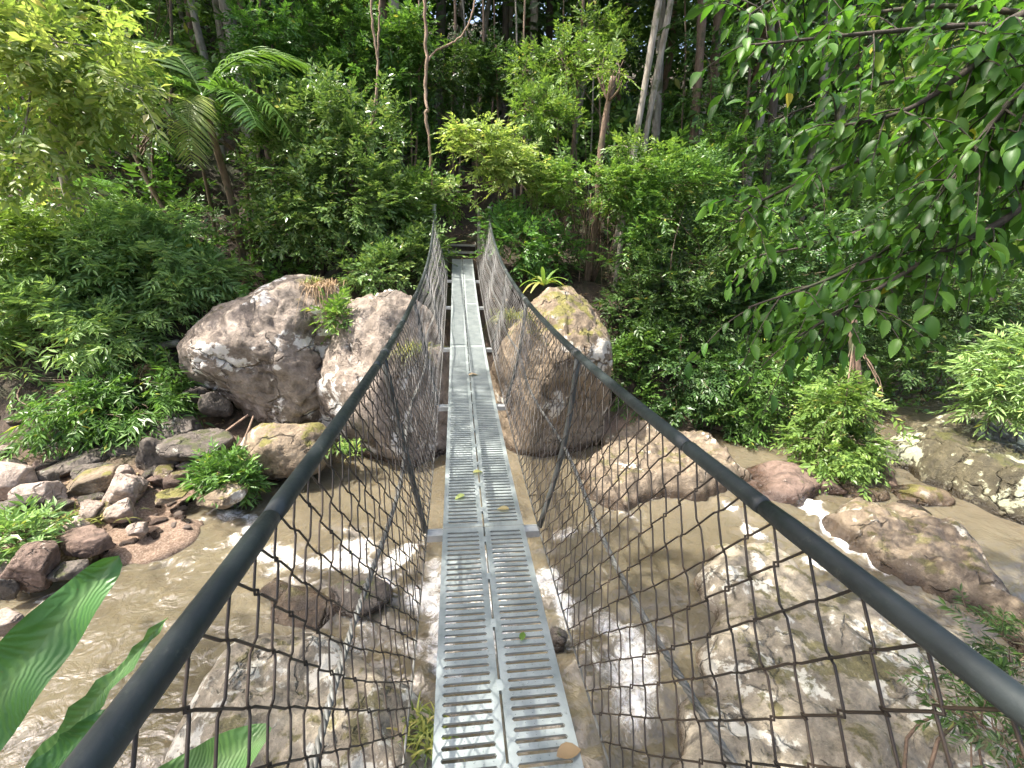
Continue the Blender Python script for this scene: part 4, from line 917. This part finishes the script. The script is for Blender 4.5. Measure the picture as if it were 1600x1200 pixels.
# ------------------------------------------------------------------ palms
def frond_mesh(name, seed, L, arch, nleaf, ll, mat, start=0.15, vee=0.35, dead=False):
    """pinnate palm frond along +X, arching down"""
    r = np.random.RandomState(seed); t = np.linspace(0, 1, 18)
    P = np.stack([L*(t-arch*0.25*t**2.4), 0*t, L*(0.28*t-arch*0.75*t**2)], -1)
    g = Geo(); g.tube(P, np.linspace(0.018, 0.004, 18), 5, a=0.6)
    T = nrm(np.gradient(P, axis=0))
    for k in range(nleaf):
        f = start+(1-start)*k/(nleaf-1)
        i = f*17; a = int(min(i, 16)); w = i-a; p = P[a]*(1-w)+P[a+1]*w; tt = T[a]
        l = ll*(0.45+0.75*math.sin(math.pi*min(1, f*0.82+0.16)))*(0.9+0.2*r.rand())
        for s in (-1, 1):
            out = nrm(tt*0.55+np.array([0, s, 0])*1.0+UP*vee*(1-1.0*f)+r.normal(size=3)*0.06)
            n = 5; q = np.linspace(0, 1, n)[:, None]
            C_ = p+out*l*q-UP*(0.42*l*q**2)*(1.6 if dead else 1)
            wd = nrm(np.cross(out, UP+0.4*tt)); wd = nrm(tt*0.9+0.2*wd)
            ww = 0.021*np.array([0.5, 1, 0.9, 0.6, 0.03])[:, None]*(0.7 if dead else 1)
            V = np.concatenate([C_-wd*ww, C_+wd*ww]); ii = np.arange(n-1)
            g.add(V, np.stack([ii, ii+1, ii+1+n, ii+n], -1), float(np.clip(r.rand()*0.6+0.2, 0, 0.92)))
    return g.mesh(name, M[mat])
fr_g = [frond_mesh('frond', 40+k, 1.9, 0.62+0.15*k, 36, 0.5, 'leaf_mid') for k in range(3)]
fr_y = frond_mesh('frond', 50, 1.7, 1.1, 34, 0.48, 'leaf_yellow'); fr_d = frond_mesh('frond', 51, 1.4, 1.6, 24, 0.4, 'dry', dead=True)
def palm(label, root, crown, r0, fronds, seed, scale=1.0, bend=0.1):
    o = thing('palm', label, 'palm', root); r = np.random.RandomState(seed)
    c = np.asarray(crown)-np.asarray(root)
    g = Geo(); P = smooth_path([np.zeros(3), c*0.5+np.array([bend, 0, 0]), c], 40)
    rad = np.linspace(r0, r0*0.75, 40)*(1+0.05*(np.arange(40) % 2)); g.tube(P, rad, 10); g.build('trunk', M['bark_brown'], o, True)
    g = Geo(); g.tube([c-np.array([0, 0, 0.1]), c+np.array([0, 0, 0.35])], np.array([r0*0.95, r0*0.5]), 10); g.build('crownshaft', M['leaf_mid'], o, True)
    for (az, el, me, s) in fronds:
        f = link('frond', me, o, c+np.array([0, 0, 0.3])); f.rotation_euler = (r.uniform(-.2, .2), -el, az); f.scale = (s*scale,)*3
    return o
d2 = math.radians
palm('palm with arching green fronds and one yellow frond, left of the shrub', G(385, 440, 11.0), at(322, 178, 10.8), 0.085,
     [(d2(175), 0.35, fr_g[0], 0.85), (d2(10), 0.75, fr_g[1], 1.0), (d2(-15), 0.15, fr_g[2], 0.95), (d2(-88), -0.35, fr_y, 0.75), (d2(-35), 0.0, fr_g[1], 0.85), (d2(150), 0.9, fr_g[1], 0.9), (d2(60), 0.7, fr_g[0], 0.9), (d2(120), 0.5, fr_g[2], 0.9), (d2(215), 0.2, fr_g[0], 0.95), (d2(-120), 0.2, fr_g[2], 0.7)], 1, scale=1.25)
palm('young palm with a dried brown frond behind the pale trunk at left', G(150, 400, 10.6), at(118, 325, 10.6), 0.05,
     [(d2(190), 0.2, fr_d, 0.75), (d2(-10), 0.4, fr_g[0], 0.6), (d2(-50), 0.3, fr_g[1], 0.55), (d2(60), 0.5, fr_g[2], 0.5), (d2(240), 0.3, fr_y, 0.5)], 2)
palm('shaded palm with dark feathery fronds left of the larger palm', G(190, 330, 13.2), at(170, 255, 13.2), 0.07,
     [(d2(a), 0.25+0.1*(a % 3), fr_g[a % 3], 1.0) for a in (0, 47, 95, 140, 185, 230, 280, 325)], 3)
palm('dim palm deep in the forest above the bridge end', G(740, 250, 18.5), at(735, 130, 18.5), 0.09,
     [(d2(a), 0.3+0.1*(a % 3), fr_g[a % 3], 1.1) for a in (10, 60, 110, 160, 215, 265, 310)], 4)

# ------------------------------------------------------------------ ferns, grass tufts
def strap_mesh(name, L, W, arch, mat, wave=0.03, seed=0, n=14, tear=0.0, v0=0.5):
    r = np.random.RandomState(seed); t = np.linspace(0, 1, n)
    P = np.stack([L*(t-0.15*arch*t**2), 0*t, L*(0.5*t-arch*0.65*t**2)], -1)
    w = W*0.5*np.clip(np.sin(math.pi*np.clip(t*0.93+0.03, 0, 1))**0.6, 0.03, 1)
    wl = w*(1-tear*r.rand(n)); wr = w*(1-tear*r.rand(n)); zz = wave*W*np.sin(t*17+seed)
    V = np.concatenate([P+np.stack([0*t, -wl, wl*0.28+zz], -1), P+np.stack([0*t, -wl*0.5, wl*0.1+zz*0.5], -1), P, P+np.stack([0*t, wr*0.5, wr*0.1-zz*0.5], -1), P+np.stack([0*t, wr, wr*0.28-zz], -1)])
    F = []
    for q in range(4):
        i = np.arange(n-1)+q*n; F.append(np.stack([i, i+1, i+1+n, i+n], -1))
    return make_mesh(name, V, [np.concatenate(F)], M[mat], {'lv': np.full(len(V), v0)}, smooth=True)
def nest_fern(label, pos, L, n, seed, W=0.1, mats=('leaf_lime',)):
    o = thing('nest_fern', label, 'fern', pos); r = np.random.RandomState(seed)
    ms = [strap_mesh('frond', 1, W/L, 0.5+0.3*k, mats[k % len(mats)], 0.05, k, v0=0.35+0.12*k) for k in range(4)]
    for k in range(n):
        f = link('frond', ms[r.randint(4)], o); s = L*r.uniform(0.7, 1.1); f.scale = (s, s, s)
        f.rotation_euler = (r.uniform(-.2, .2), -r.uniform(0.1, 0.75), k*2*math.pi/n+r.uniform(-.3, .3))
    return o
nest_fern('bright bird-nest fern with upright straps on the mossy tan boulder', at(850, 447, 9.0), 0.62, 14, 3, 0.085, ('leaf_lime', 'leaf_yellow', 'leaf_lime', 'grass'))
def tuft(label, pos, L, n, seed, mat='grass', W=0.012, down=0.0, spread=0.1, name='grass_tuft', cat='grass'):
    r = np.random.RandomState(seed); g = Geo()
    for k in range(n):
        az = r.uniform(0, 6.28); el = r.uniform(0.3, 1.4); l = L*r.uniform(0.5, 1.1); m_ = 6; t = np.linspace(0, 1, m_)
        dx = np.array([math.cos(az), math.sin(az), 0]); b = np.array([r.normal()*spread, r.normal()*spread, 0])
        P = b+dx*(math.cos(el)*l*t)[:, None]+UP*(math.sin(el)*l*t-(0.6+down)*l*t**2)[:, None]
        w = W*(1-0.95*t)[:, None]; sd = np.array([-dx[1], dx[0], 0])
        i = np.arange(m_-1); g.add(np.concatenate([P-sd*w, P+sd*w]), np.stack([i, i+1, i+1+m_, i+m_], -1), float(r.rand()*0.95))
    o = link(name, g.mesh(name, M[mat]), None, pos); o['kind'] = 'stuff'
    return tag(o, label, cat)
tuft('dry grass skirt hanging from the right top of the huge boulder', at(500, 445, 8.3), 0.75, 220, 1, 'dry', 0.007, 1.0, 0.16)
tuft('green tuft growing on top of the huge pink-grey boulder', at(490, 440, 8.4), 0.3, 70, 2, 'grass', 0.010, 0.0, 0.08)
tuft('yellow-green tuft on the boulder behind the left mesh', at(645, 545, 7.6), 0.5, 150, 3, 'grass', 0.012, 0.3, 0.14)
tuft('yellow-green tuft on the top of the mossy tan boulder', at(805, 495, 7.6), 0.45, 170, 4, 'grass', 0.012, 0.2, 0.18)
tuft('fern tuft on the right shoulder of the mossy tan boulder', at(888, 515, 8.4), 0.45, 130, 5, 'grass', 0.014, 0.3, 0.14)
tuft('yellow grass among the rocks at the left edge', gz(110, 815, 0.25), 0.40, 320, 6, 'grass', 0.008, 0.2, 0.28)
tuft('dead brown grass fan near the fallen log', at(235, 575, 8.6), 0.55, 120, 7, 'dry', 0.010, 0.9, 0.08)
tuft('small bright weed behind the left handrail at the pool', at(540, 700, 6.9), 0.35, 120, 8, 'leaf_lime', 0.016, 0.1, 0.12)
tuft('weed on the near rock beside the deck edge', gz(662, 1150, 0.3), 0.30, 110, 9, 'grass', 0.012, 0.1, 0.10)
shrub('small leafy sprig on the right side of the huge boulder', at(522, 495, 7.9), [lob(524, 495, 11, 15, 7.9)], 26, 'small', 'leaf_lime', 340, stems=4, stem_r=0.008, nt=10, name='sprig', cat='plant')
# near plants at the lower left, outside the rail
nf = thing('nest_fern', 'large bird-nest fern with long glossy straps at the lower left', 'fern', dp(-120, 1330, 1.15))
NO = np.array(nf.location)
def strap_between(parent, a, b, W, sag, seed, tear=0.0, mat='strap', v0=0.4, roll=0.0, cut=None):
    a = np.asarray(a, float); b = np.asarray(b, float); n = 22; t = np.linspace(0, 1, n)
    mid = (a+b)/2+UP*sag; P = smooth_path([a, mid, b], n); T = nrm(np.gradient(P, axis=0))
    view = nrm(CAM-mid); S = nrm(np.cross(T, view+0.35*UP)); Nn = np.cross(S, T)
    S = S*math.cos(roll)+Nn*math.sin(roll); Nn = np.cross(S, T)
    r = np.random.RandomState(seed)
    w = W*0.5*np.clip(np.sin(math.pi*np.clip(0.12+t*0.88, 0, 1))**0.62, 0.0, 1)
    wv = 0.10*W*np.sin(t*21+seed)
    wl = (w*(1-tear*r.rand(n)))[:, None]; wr = (w*(1-tear*r.rand(n)))[:, None]; z = wv[:, None]
    rows = [P-S*wl+Nn*(0.22*wl+z), P-S*wl*0.5+Nn*(0.06*wl+0.5*z), P-S*wl*0.04-Nn*0.004, P+S*wr*0.04-Nn*0.004, P+S*wr*0.5+Nn*(0.06*wr-0.5*z), P+S*wr+Nn*(0.22*wr-z)]
    V = np.concatenate(rows)-NO; F = []
    for q in range(5):
        i = np.arange(n-1)+q*n; F.append(np.stack([i, i+1, i+1+n, i+n], -1))
    lv = np.full(len(V), v0); lv[2*n:4*n] = min(0.9, v0+0.35)
    return link('frond', make_mesh('frond', V, [np.concatenate(F)], M[mat], {'lv': lv}, smooth=True), parent)
strap_between(nf, dp(-150, 1300, 1.1), dp(186, 868, 1.35), 0.165, 0.03, 1)
strap_between(nf, dp(-60, 1360, 1.1), dp(262, 965, 1.25), 0.085, 0.02, 2, tear=0.75, mat='strap', v0=0.6)
strap_between(nf, dp(-80, 1400, 1.05), dp(165, 1110, 1.15), 0.11, 0.02, 3, tear=0.4, v0=0.15)
strap_between(nf, dp(60, 1420, 1.3), dp(425, 1138, 1.5), 0.20, 0.03, 4, v0=0.6)
strap_between(nf, dp(-100, 1400, 1.1), dp(-60, 900, 1.3), 0.17, 0.05, 5)
strap_between(nf, dp(-60, 1420, 1.1), dp(240, 1250, 1.2), 0.15, 0.05, 6)

# ------------------------------------------------------------------ the tree overhanging from the near right
ov = thing('overhanging_tree', 'tree with large dark glossy leaves hanging in from the upper right', 'tree', (5.2, 0.6, 2.0))
OO = np.array(ov.location)
g = Geo(); tp = smooth_path([OO-UP*0.4, (5.0, 0.7, 4.0), (4.7, 0.9, 6.0), (4.3, 1.1, 8.5)], 24); g.tube(tp, np.linspace(0.2, 0.1, 24), 10); g.build('trunk', M['bark_dark'], ov, True, off=OO)
BR = [[tp[12], dp(1720, 60, 2.9), dp(1560, 40, 3.0), dp(1380, 50, 3.0), dp(1180, 70, 3.0)],
      [tp[10], dp(1720, 130, 2.7), dp(1600, 190, 2.7), dp(1480, 320, 2.8), dp(1330, 420, 2.9), dp(1170, 480, 3.0)],
      [tp[9], dp(1700, 230, 2.6), dp(1590, 330, 2.6), dp(1460, 400, 2.7), dp(1340, 470, 2.8), dp(1240, 530, 2.9)],
      [tp[14], dp(1650, -80, 3.0), dp(1420, -60, 3.1), dp(1250, -20, 3.2), dp(1160, 30, 3.2)],
      [tp[11], dp(1720, 150, 3.1), dp(1560, 180, 3.2), dp(1400, 230, 3.3), dp(1240, 290, 3.4), dp(1160, 330, 3.4)],
      [tp[13], dp(1680, 0, 2.5), dp(1540, 90, 2.5), dp(1420, 170, 2.6), dp(1300, 200, 2.7)],
      [tp[12], dp(1750, 90, 3.6), dp(1560, 110, 3.8), dp(1380, 130, 4.0), dp(1200, 190, 4.2)],
      [tp[11], dp(1750, 220, 3.6), dp(1600, 280, 3.8), dp(1440, 330, 4.0), dp(1280, 380, 4.2), dp(1180, 400, 4.2)],
      [tp[10], dp(1750, 330, 3.6), dp(1620, 370, 3.8), dp(1480, 400, 4.0), dp(1340, 440, 4.2), dp(1240, 490, 4.2)],
      [tp[13], dp(1750, 30, 3.4), dp(1600, 20, 3.6), dp(1450, 10, 3.8), dp(1300, 40, 4.0), dp(1220, 110, 4.0)],
      [tp[12], dp(1720, 80, 2.3), dp(1610, 130, 2.3), dp(1530, 220, 2.4), dp(1480, 300, 2.5)]]
ro = np.random.RandomState(8)
lt_me = []
for k, v in enumerate((0.1, 0.3, 0.5, 0.65, 0.85, 1.0)):
    tv, tf = TPL['full']; V = tv.copy(); V[:, 1] *= 0.46; V[:, 2] -= 0.10*V[:, 0]**2*(k % 3); V[:, 1] += 0.03*np.sin(V[:, 0]*5+k)
    lt_me.append(make_mesh('leaf', V, [tf], M['leaf_over'], {'lv': np.full(len(V), v)}, smooth=True))
spots = []
g = Geo()
for bi, b in enumerate(BR):
    P = smooth_path(b, 40); g.tube(P, np.linspace(0.035, 0.006, 40), 6)
    nn_ = 42
    for q in range(nn_):
        f = 0.28+0.72*q/nn_+ro.uniform(-.01, .01); i = int(min(39, f*39)); p = P[i]
        T = nrm(P[min(39, i+1)]-P[max(0, i-1)])
        td = nrm(T*0.6+ro.normal(size=3)*0.7-UP*0.35); tl = ro.uniform(0.18, 0.50)
        tw = smooth_path([p, p+td*tl*0.5, p+td*tl-UP*tl*0.25], 7); g.tube(tw, np.linspace(0.006, 0.002, 7), 4, cap=False)
        for c in range(7):
            u = (c+1)/7; j = u*6; a = int(min(j, 5)); pp = tw[a]+(tw[a+1]-tw[a])*(j-a)
            sd = nrm(np.cross(td, UP))*(1 if c % 2 else -1)
            ld = nrm(td*0.6+sd*0.75*(1-0.6*(c == 6))-UP*ro.uniform(0.3, 1.0)+ro.normal(size=3)*0.2)
            spots.append((pp, ld, ro.uniform(0.07, 0.155)))
g.build('branches', M['bark_dark'], ov, True, off=OO)
# the nearest in view as leaves of their own, the rest of the tree as one crown
ro.shuffle(spots)
for k, (pp, ld, L) in enumerate(spots[:300]):
    n = nrm(UP+ro.normal(size=3)*0.45); sdv = nrm(np.cross(n, ld)); nv = np.cross(ld, sdv)
    o = link('leaf', lt_me[ro.choice(6, p=[.2, .27, .25, .17, .09, .02])], ov)
    mm = Matrix(((ld[0], sdv[0], nv[0], 0), (ld[1], sdv[1], nv[1], 0), (ld[2], sdv[2], nv[2], 0), (0, 0, 0, 1)))
    o.matrix_local = Matrix.Translation(Vector(tuple(pp-OO))) @ mm @ Matrix.Scale(L, 4)
rest = spots[300:]
pos = np.array([s[0] for s in rest])-OO; dd = np.array([s[1] for s in rest]); LL = np.array([s[2] for s in rest])
nr = UP+ro.normal(size=pos.shape)*0.45
c1 = link('crown', leaves_mesh('crown', pos, dd, nr, LL, LL*0.46, ro.rand(len(rest))*0.9, M['leaf_over'], 'full'), ov); c1['kind'] = 'stuff'
lobz = [(np.array(c)-OO, np.array(R_)) for c, R_ in (((4.2, 0.5, 8.6), (1.6, 1.5, 0.9)), ((2.8, -0.6, 9.0), (1.5, 1.4, 0.8)), ((5.6, -0.5, 8.8), (1.6, 1.5, 0.9)), ((4.4, -1.6, 9.4), (1.8, 1.4, 0.9)))]
a = spray_arrays(np.random.RandomState(81), lobz, 420, SPEC['big'], 1.0, 0.3)
c2 = link('upper_crown', leaves_mesh('upper_crown', *a[:6], M['leaf_over'], 'simple'), ov); c2['kind'] = 'stuff'
g = Geo(); limb_paths(np.random.RandomState(82), g, tp[-3]-OO, lobz, 10, 0.04); g.build('limbs', M['bark_dark'], ov, True)

# unseen trees behind the viewer, crowns placed to shade the near bridge and creek
def canopy(label, root, h, lobes, ntwig, seed):
    root = np.array([root[0], root[1], float(ground_h(root[0], root[1]))])
    top = np.array([root[0], root[1], h])
    return plant('shade_tree', label, 'tree', root, lobes, ntwig, 'big', 'leaf_mid', seed, size=1.2, stems=14, stem_r=0.05, trunk=([root, (root+top)/2+np.array([.2, .1, 0]), top], (0.22, 0.12)), bark='bark_pale', nt=10, shell=0.3)
def crown_lobes(seed, x0, x1, y0, y1, z0, z1, n, rr):
    r = np.random.RandomState(seed)
    return [((r.uniform(x0, x1), r.uniform(y0, y1), r.uniform(z0, z1)), (rr*r.uniform(.8, 1.3), rr*r.uniform(.8, 1.3), rr*0.55)) for k in range(n)]
canopy('tall canopy tree placed for shade on the near bank behind the viewer, left', (-6.2, -3.0), 9.5, crown_lobes(1, -9.5, -4.0, 0.0, 4.2, 10.4, 12.4, 10, 1.25), 800, 601)
canopy('tall canopy tree placed for shade on the near bank behind the viewer, right', (-2.6, -5.0), 10.0, crown_lobes(2, -5.5, 0.2, -2.0, 3.8, 10.2, 12.4, 11, 1.25), 1050, 602)

# slim trunks deep in the forest
cm = []
for k in range(3):
    a = spray_arrays(np.random.RandomState(710+k), [((0.3, 0, 8.5), (1.5, 1.5, 1.0)), ((-0.7, 0.4, 10), (1.4, 1.4, 1.0)), ((0.2, -0.5, 11.5), (1.3, 1.3, 1.0))], 260, SPEC['broad'], 2.2, 0.2)
    g = Geo(); P = smooth_path([(0, 0, -0.5), (0.15*k, 0.1, 4), (0.1-0.2*k, 0, 8), (0.2, 0.1, 12)], 16); g.tube(P, np.linspace(0.11, 0.05, 16)*(1+0.2*k), 8)
    for q in range(6): g.tube(smooth_path([P[10+q % 5], P[10+q % 5]+np.array([math.cos(q*2.2)*0.6, math.sin(q*2.2)*0.6, 0.7]), P[10+q % 5]+np.array([math.cos(q*2.2)*1.3, math.sin(q*2.2)*1.3, 1.2])], 6), np.linspace(0.04, 0.01, 6), 5)
    cm.append((g.mesh('trunk', M[('bark_brown', 'bark_pale', 'bark_brown')[k]], True), leaves_mesh('crown', *a[:6], M['leaf_dark'], 'flat')))
r_ = np.random.RandomState(72)
for k in range(34):
    x = (k/33-0.5)*34+r_.uniform(-.6, .6); y = r_.uniform(14.5, 24)
    if abs(x-0.3) < 0.8 and y < 18: y = 19.0
    x = x*(0.45+y/40)
    o = thing('forest_tree', 'slim dim tree trunk standing deep in the forest behind the far bank', 'tree', (x, y, float(ground_h(x, y))), 'slim trunks deep in the forest')
    o.rotation_euler = (r_.uniform(-.06, .06), r_.uniform(-.08, .08), r_.uniform(0, 6.28)); sc_ = r_.uniform(0.8, 1.25); o.scale = (sc_, sc_, sc_)
    q = cm[r_.randint(3)]; link('trunk', q[0], o); c_ = link('crown', q[1], o); c_['kind'] = 'stuff'

# ------------------------------------------------------------------ the forest mass behind
rf = np.random.RandomState(70)
def forest_mass(name, n, x0, x1, y0, y1, h0, h1, size, mat, spec, label):
    r = rf
    xs = r.uniform(x0, x1, n); ys = y0+(y1-y0)*r.rand(n)**0.8
    xs = xs*(0.6+ys/40.0)
    gh = ground_h(xs, ys); cl = vnoise(np.stack([xs*0.55, ys*0.4, 0*xs+5], -1))
    zs = gh+h0+(h1-h0)*r.rand(n)**0.9
    keep = vnoise(np.stack([xs*0.7, ys*0.5, zs*0.7], -1)) > -0.25
    keep &= ~((np.abs(xs-0.3) < 1.3) & (ys < 17)) & ~((xs > -3.5) & (xs < 5) & (ys < 12.4))
    xs, ys, zs = xs[keep], ys[keep], zs[keep]
    a = spray_arrays(r, [(np.zeros(3), np.ones(3)*0.3)], len(xs), SPEC[spec], size, clump=0)
    k = SPEC[spec]['n']; P = np.repeat(np.stack([xs, ys, zs], -1), k, axis=0)+a[0]
    o = link(name, leaves_mesh(name, P, a[1], a[2], a[3], a[4], a[5], M[mat], 'flat')); tag(o, label, 'forest', kind='stuff'); return o
forest_mass('forest_undergrowth', 16000, -26, 26, 11.2, 28, -0.1, 2.6, 1.6, 'leaf_mid', 'broad', 'dark green undergrowth covering the far slope')
forest_mass('bank_undergrowth', 2600, -16, -3.0, 9.6, 13.5, -0.05, 1.3, 1.0, 'leaf_mid', 'broad', 'leafy undergrowth on the slope behind the left bank')
forest_mass('bank_undergrowth', 3200, 4.6, 19, 9.4, 13.5, -0.05, 1.6, 1.0, 'leaf_mid', 'broad', 'leafy undergrowth on the slope behind the right bank')
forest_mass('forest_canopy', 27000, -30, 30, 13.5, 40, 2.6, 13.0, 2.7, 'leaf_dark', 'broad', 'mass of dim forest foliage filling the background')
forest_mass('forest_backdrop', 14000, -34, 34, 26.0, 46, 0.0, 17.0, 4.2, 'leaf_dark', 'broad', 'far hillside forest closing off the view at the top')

n = 9000; lx = rf.uniform(-14, 14, n); ly = rf.uniform(4.5, 14, n); dyl = ly-np.interp(lx, FX, FY); ok = (dyl > 0.5); lx, ly = lx[ok], ly[ok]; n = len(lx)
lz = ground_h(lx, ly)+0.012; ddl = rf.normal(size=(n, 3))*np.array([1, 1, 0.25]); LL = rf.uniform(0.05, 0.13, n)
tag(link('leaf_litter', leaves_mesh('leaf_litter', np.stack([lx, ly, lz], -1), ddl, UP+0.35*rf.normal(size=(n, 3)), LL, LL*0.45, rf.rand(n)*0.9, M['dry'], 'simple')), 'brown dead leaves littering the slopes of the far bank', 'leaf litter', kind='stuff')

# ------------------------------------------------------------------ fallen leaves on the deck
for (px, py, y_, L, v, mt, lb_, az) in [(745, 738, 2.72, 0.075, .9, 'leaf_yellow', 'pale yellow leaf on the centre gap of the deck', 0.3), (720, 776, 2.46, 0.075, .8, 'leaf_yellow', 'ragged pale leaf with a stalk on the left deck plank', -2.6),
                                    (788, 796, 2.33, 0.080, 1.0, 'leaf_yellow', 'curled cream leaf on the right deck plank', 2.9), (816, 996, 1.36, 0.050, .4, 'leaf_lime', 'small torn green leaf on the right deck plank', 1.2), (738, 586, 5.0, 0.12, .95, 'dry', 'bleached twig of leaves lying far along the deck', 0.4),
                                    (885, 1178, 0.93, 0.09, .3, 'dry', 'brown wet leaf stuck to the near right plank', 0.2)]:
    p = at(px, py, y_); z = float(deck_z(y_))+0.006
    d = ray(px, py); t_ = (z-CZ)/d[2]; p = CAM+d*t_
    tv, tf = TPL['full']; V = tv*np.array([L, L*0.55, L*0.8]); V[:, 2] += 0.008+0.10*np.abs(V[:, 1])
    o = link('fallen_leaf', make_mesh('fallen_leaf', V, [tf], M[mt], {'lv': np.full(len(V), v)}, smooth=True), None, (p[0]-L*0.4*math.cos(az), p[1]-L*0.4*math.sin(az), float(deck_z(p[1]))+0.004)); o.rotation_euler = (0, 0, az)
    tag(o, lb_, 'leaf')
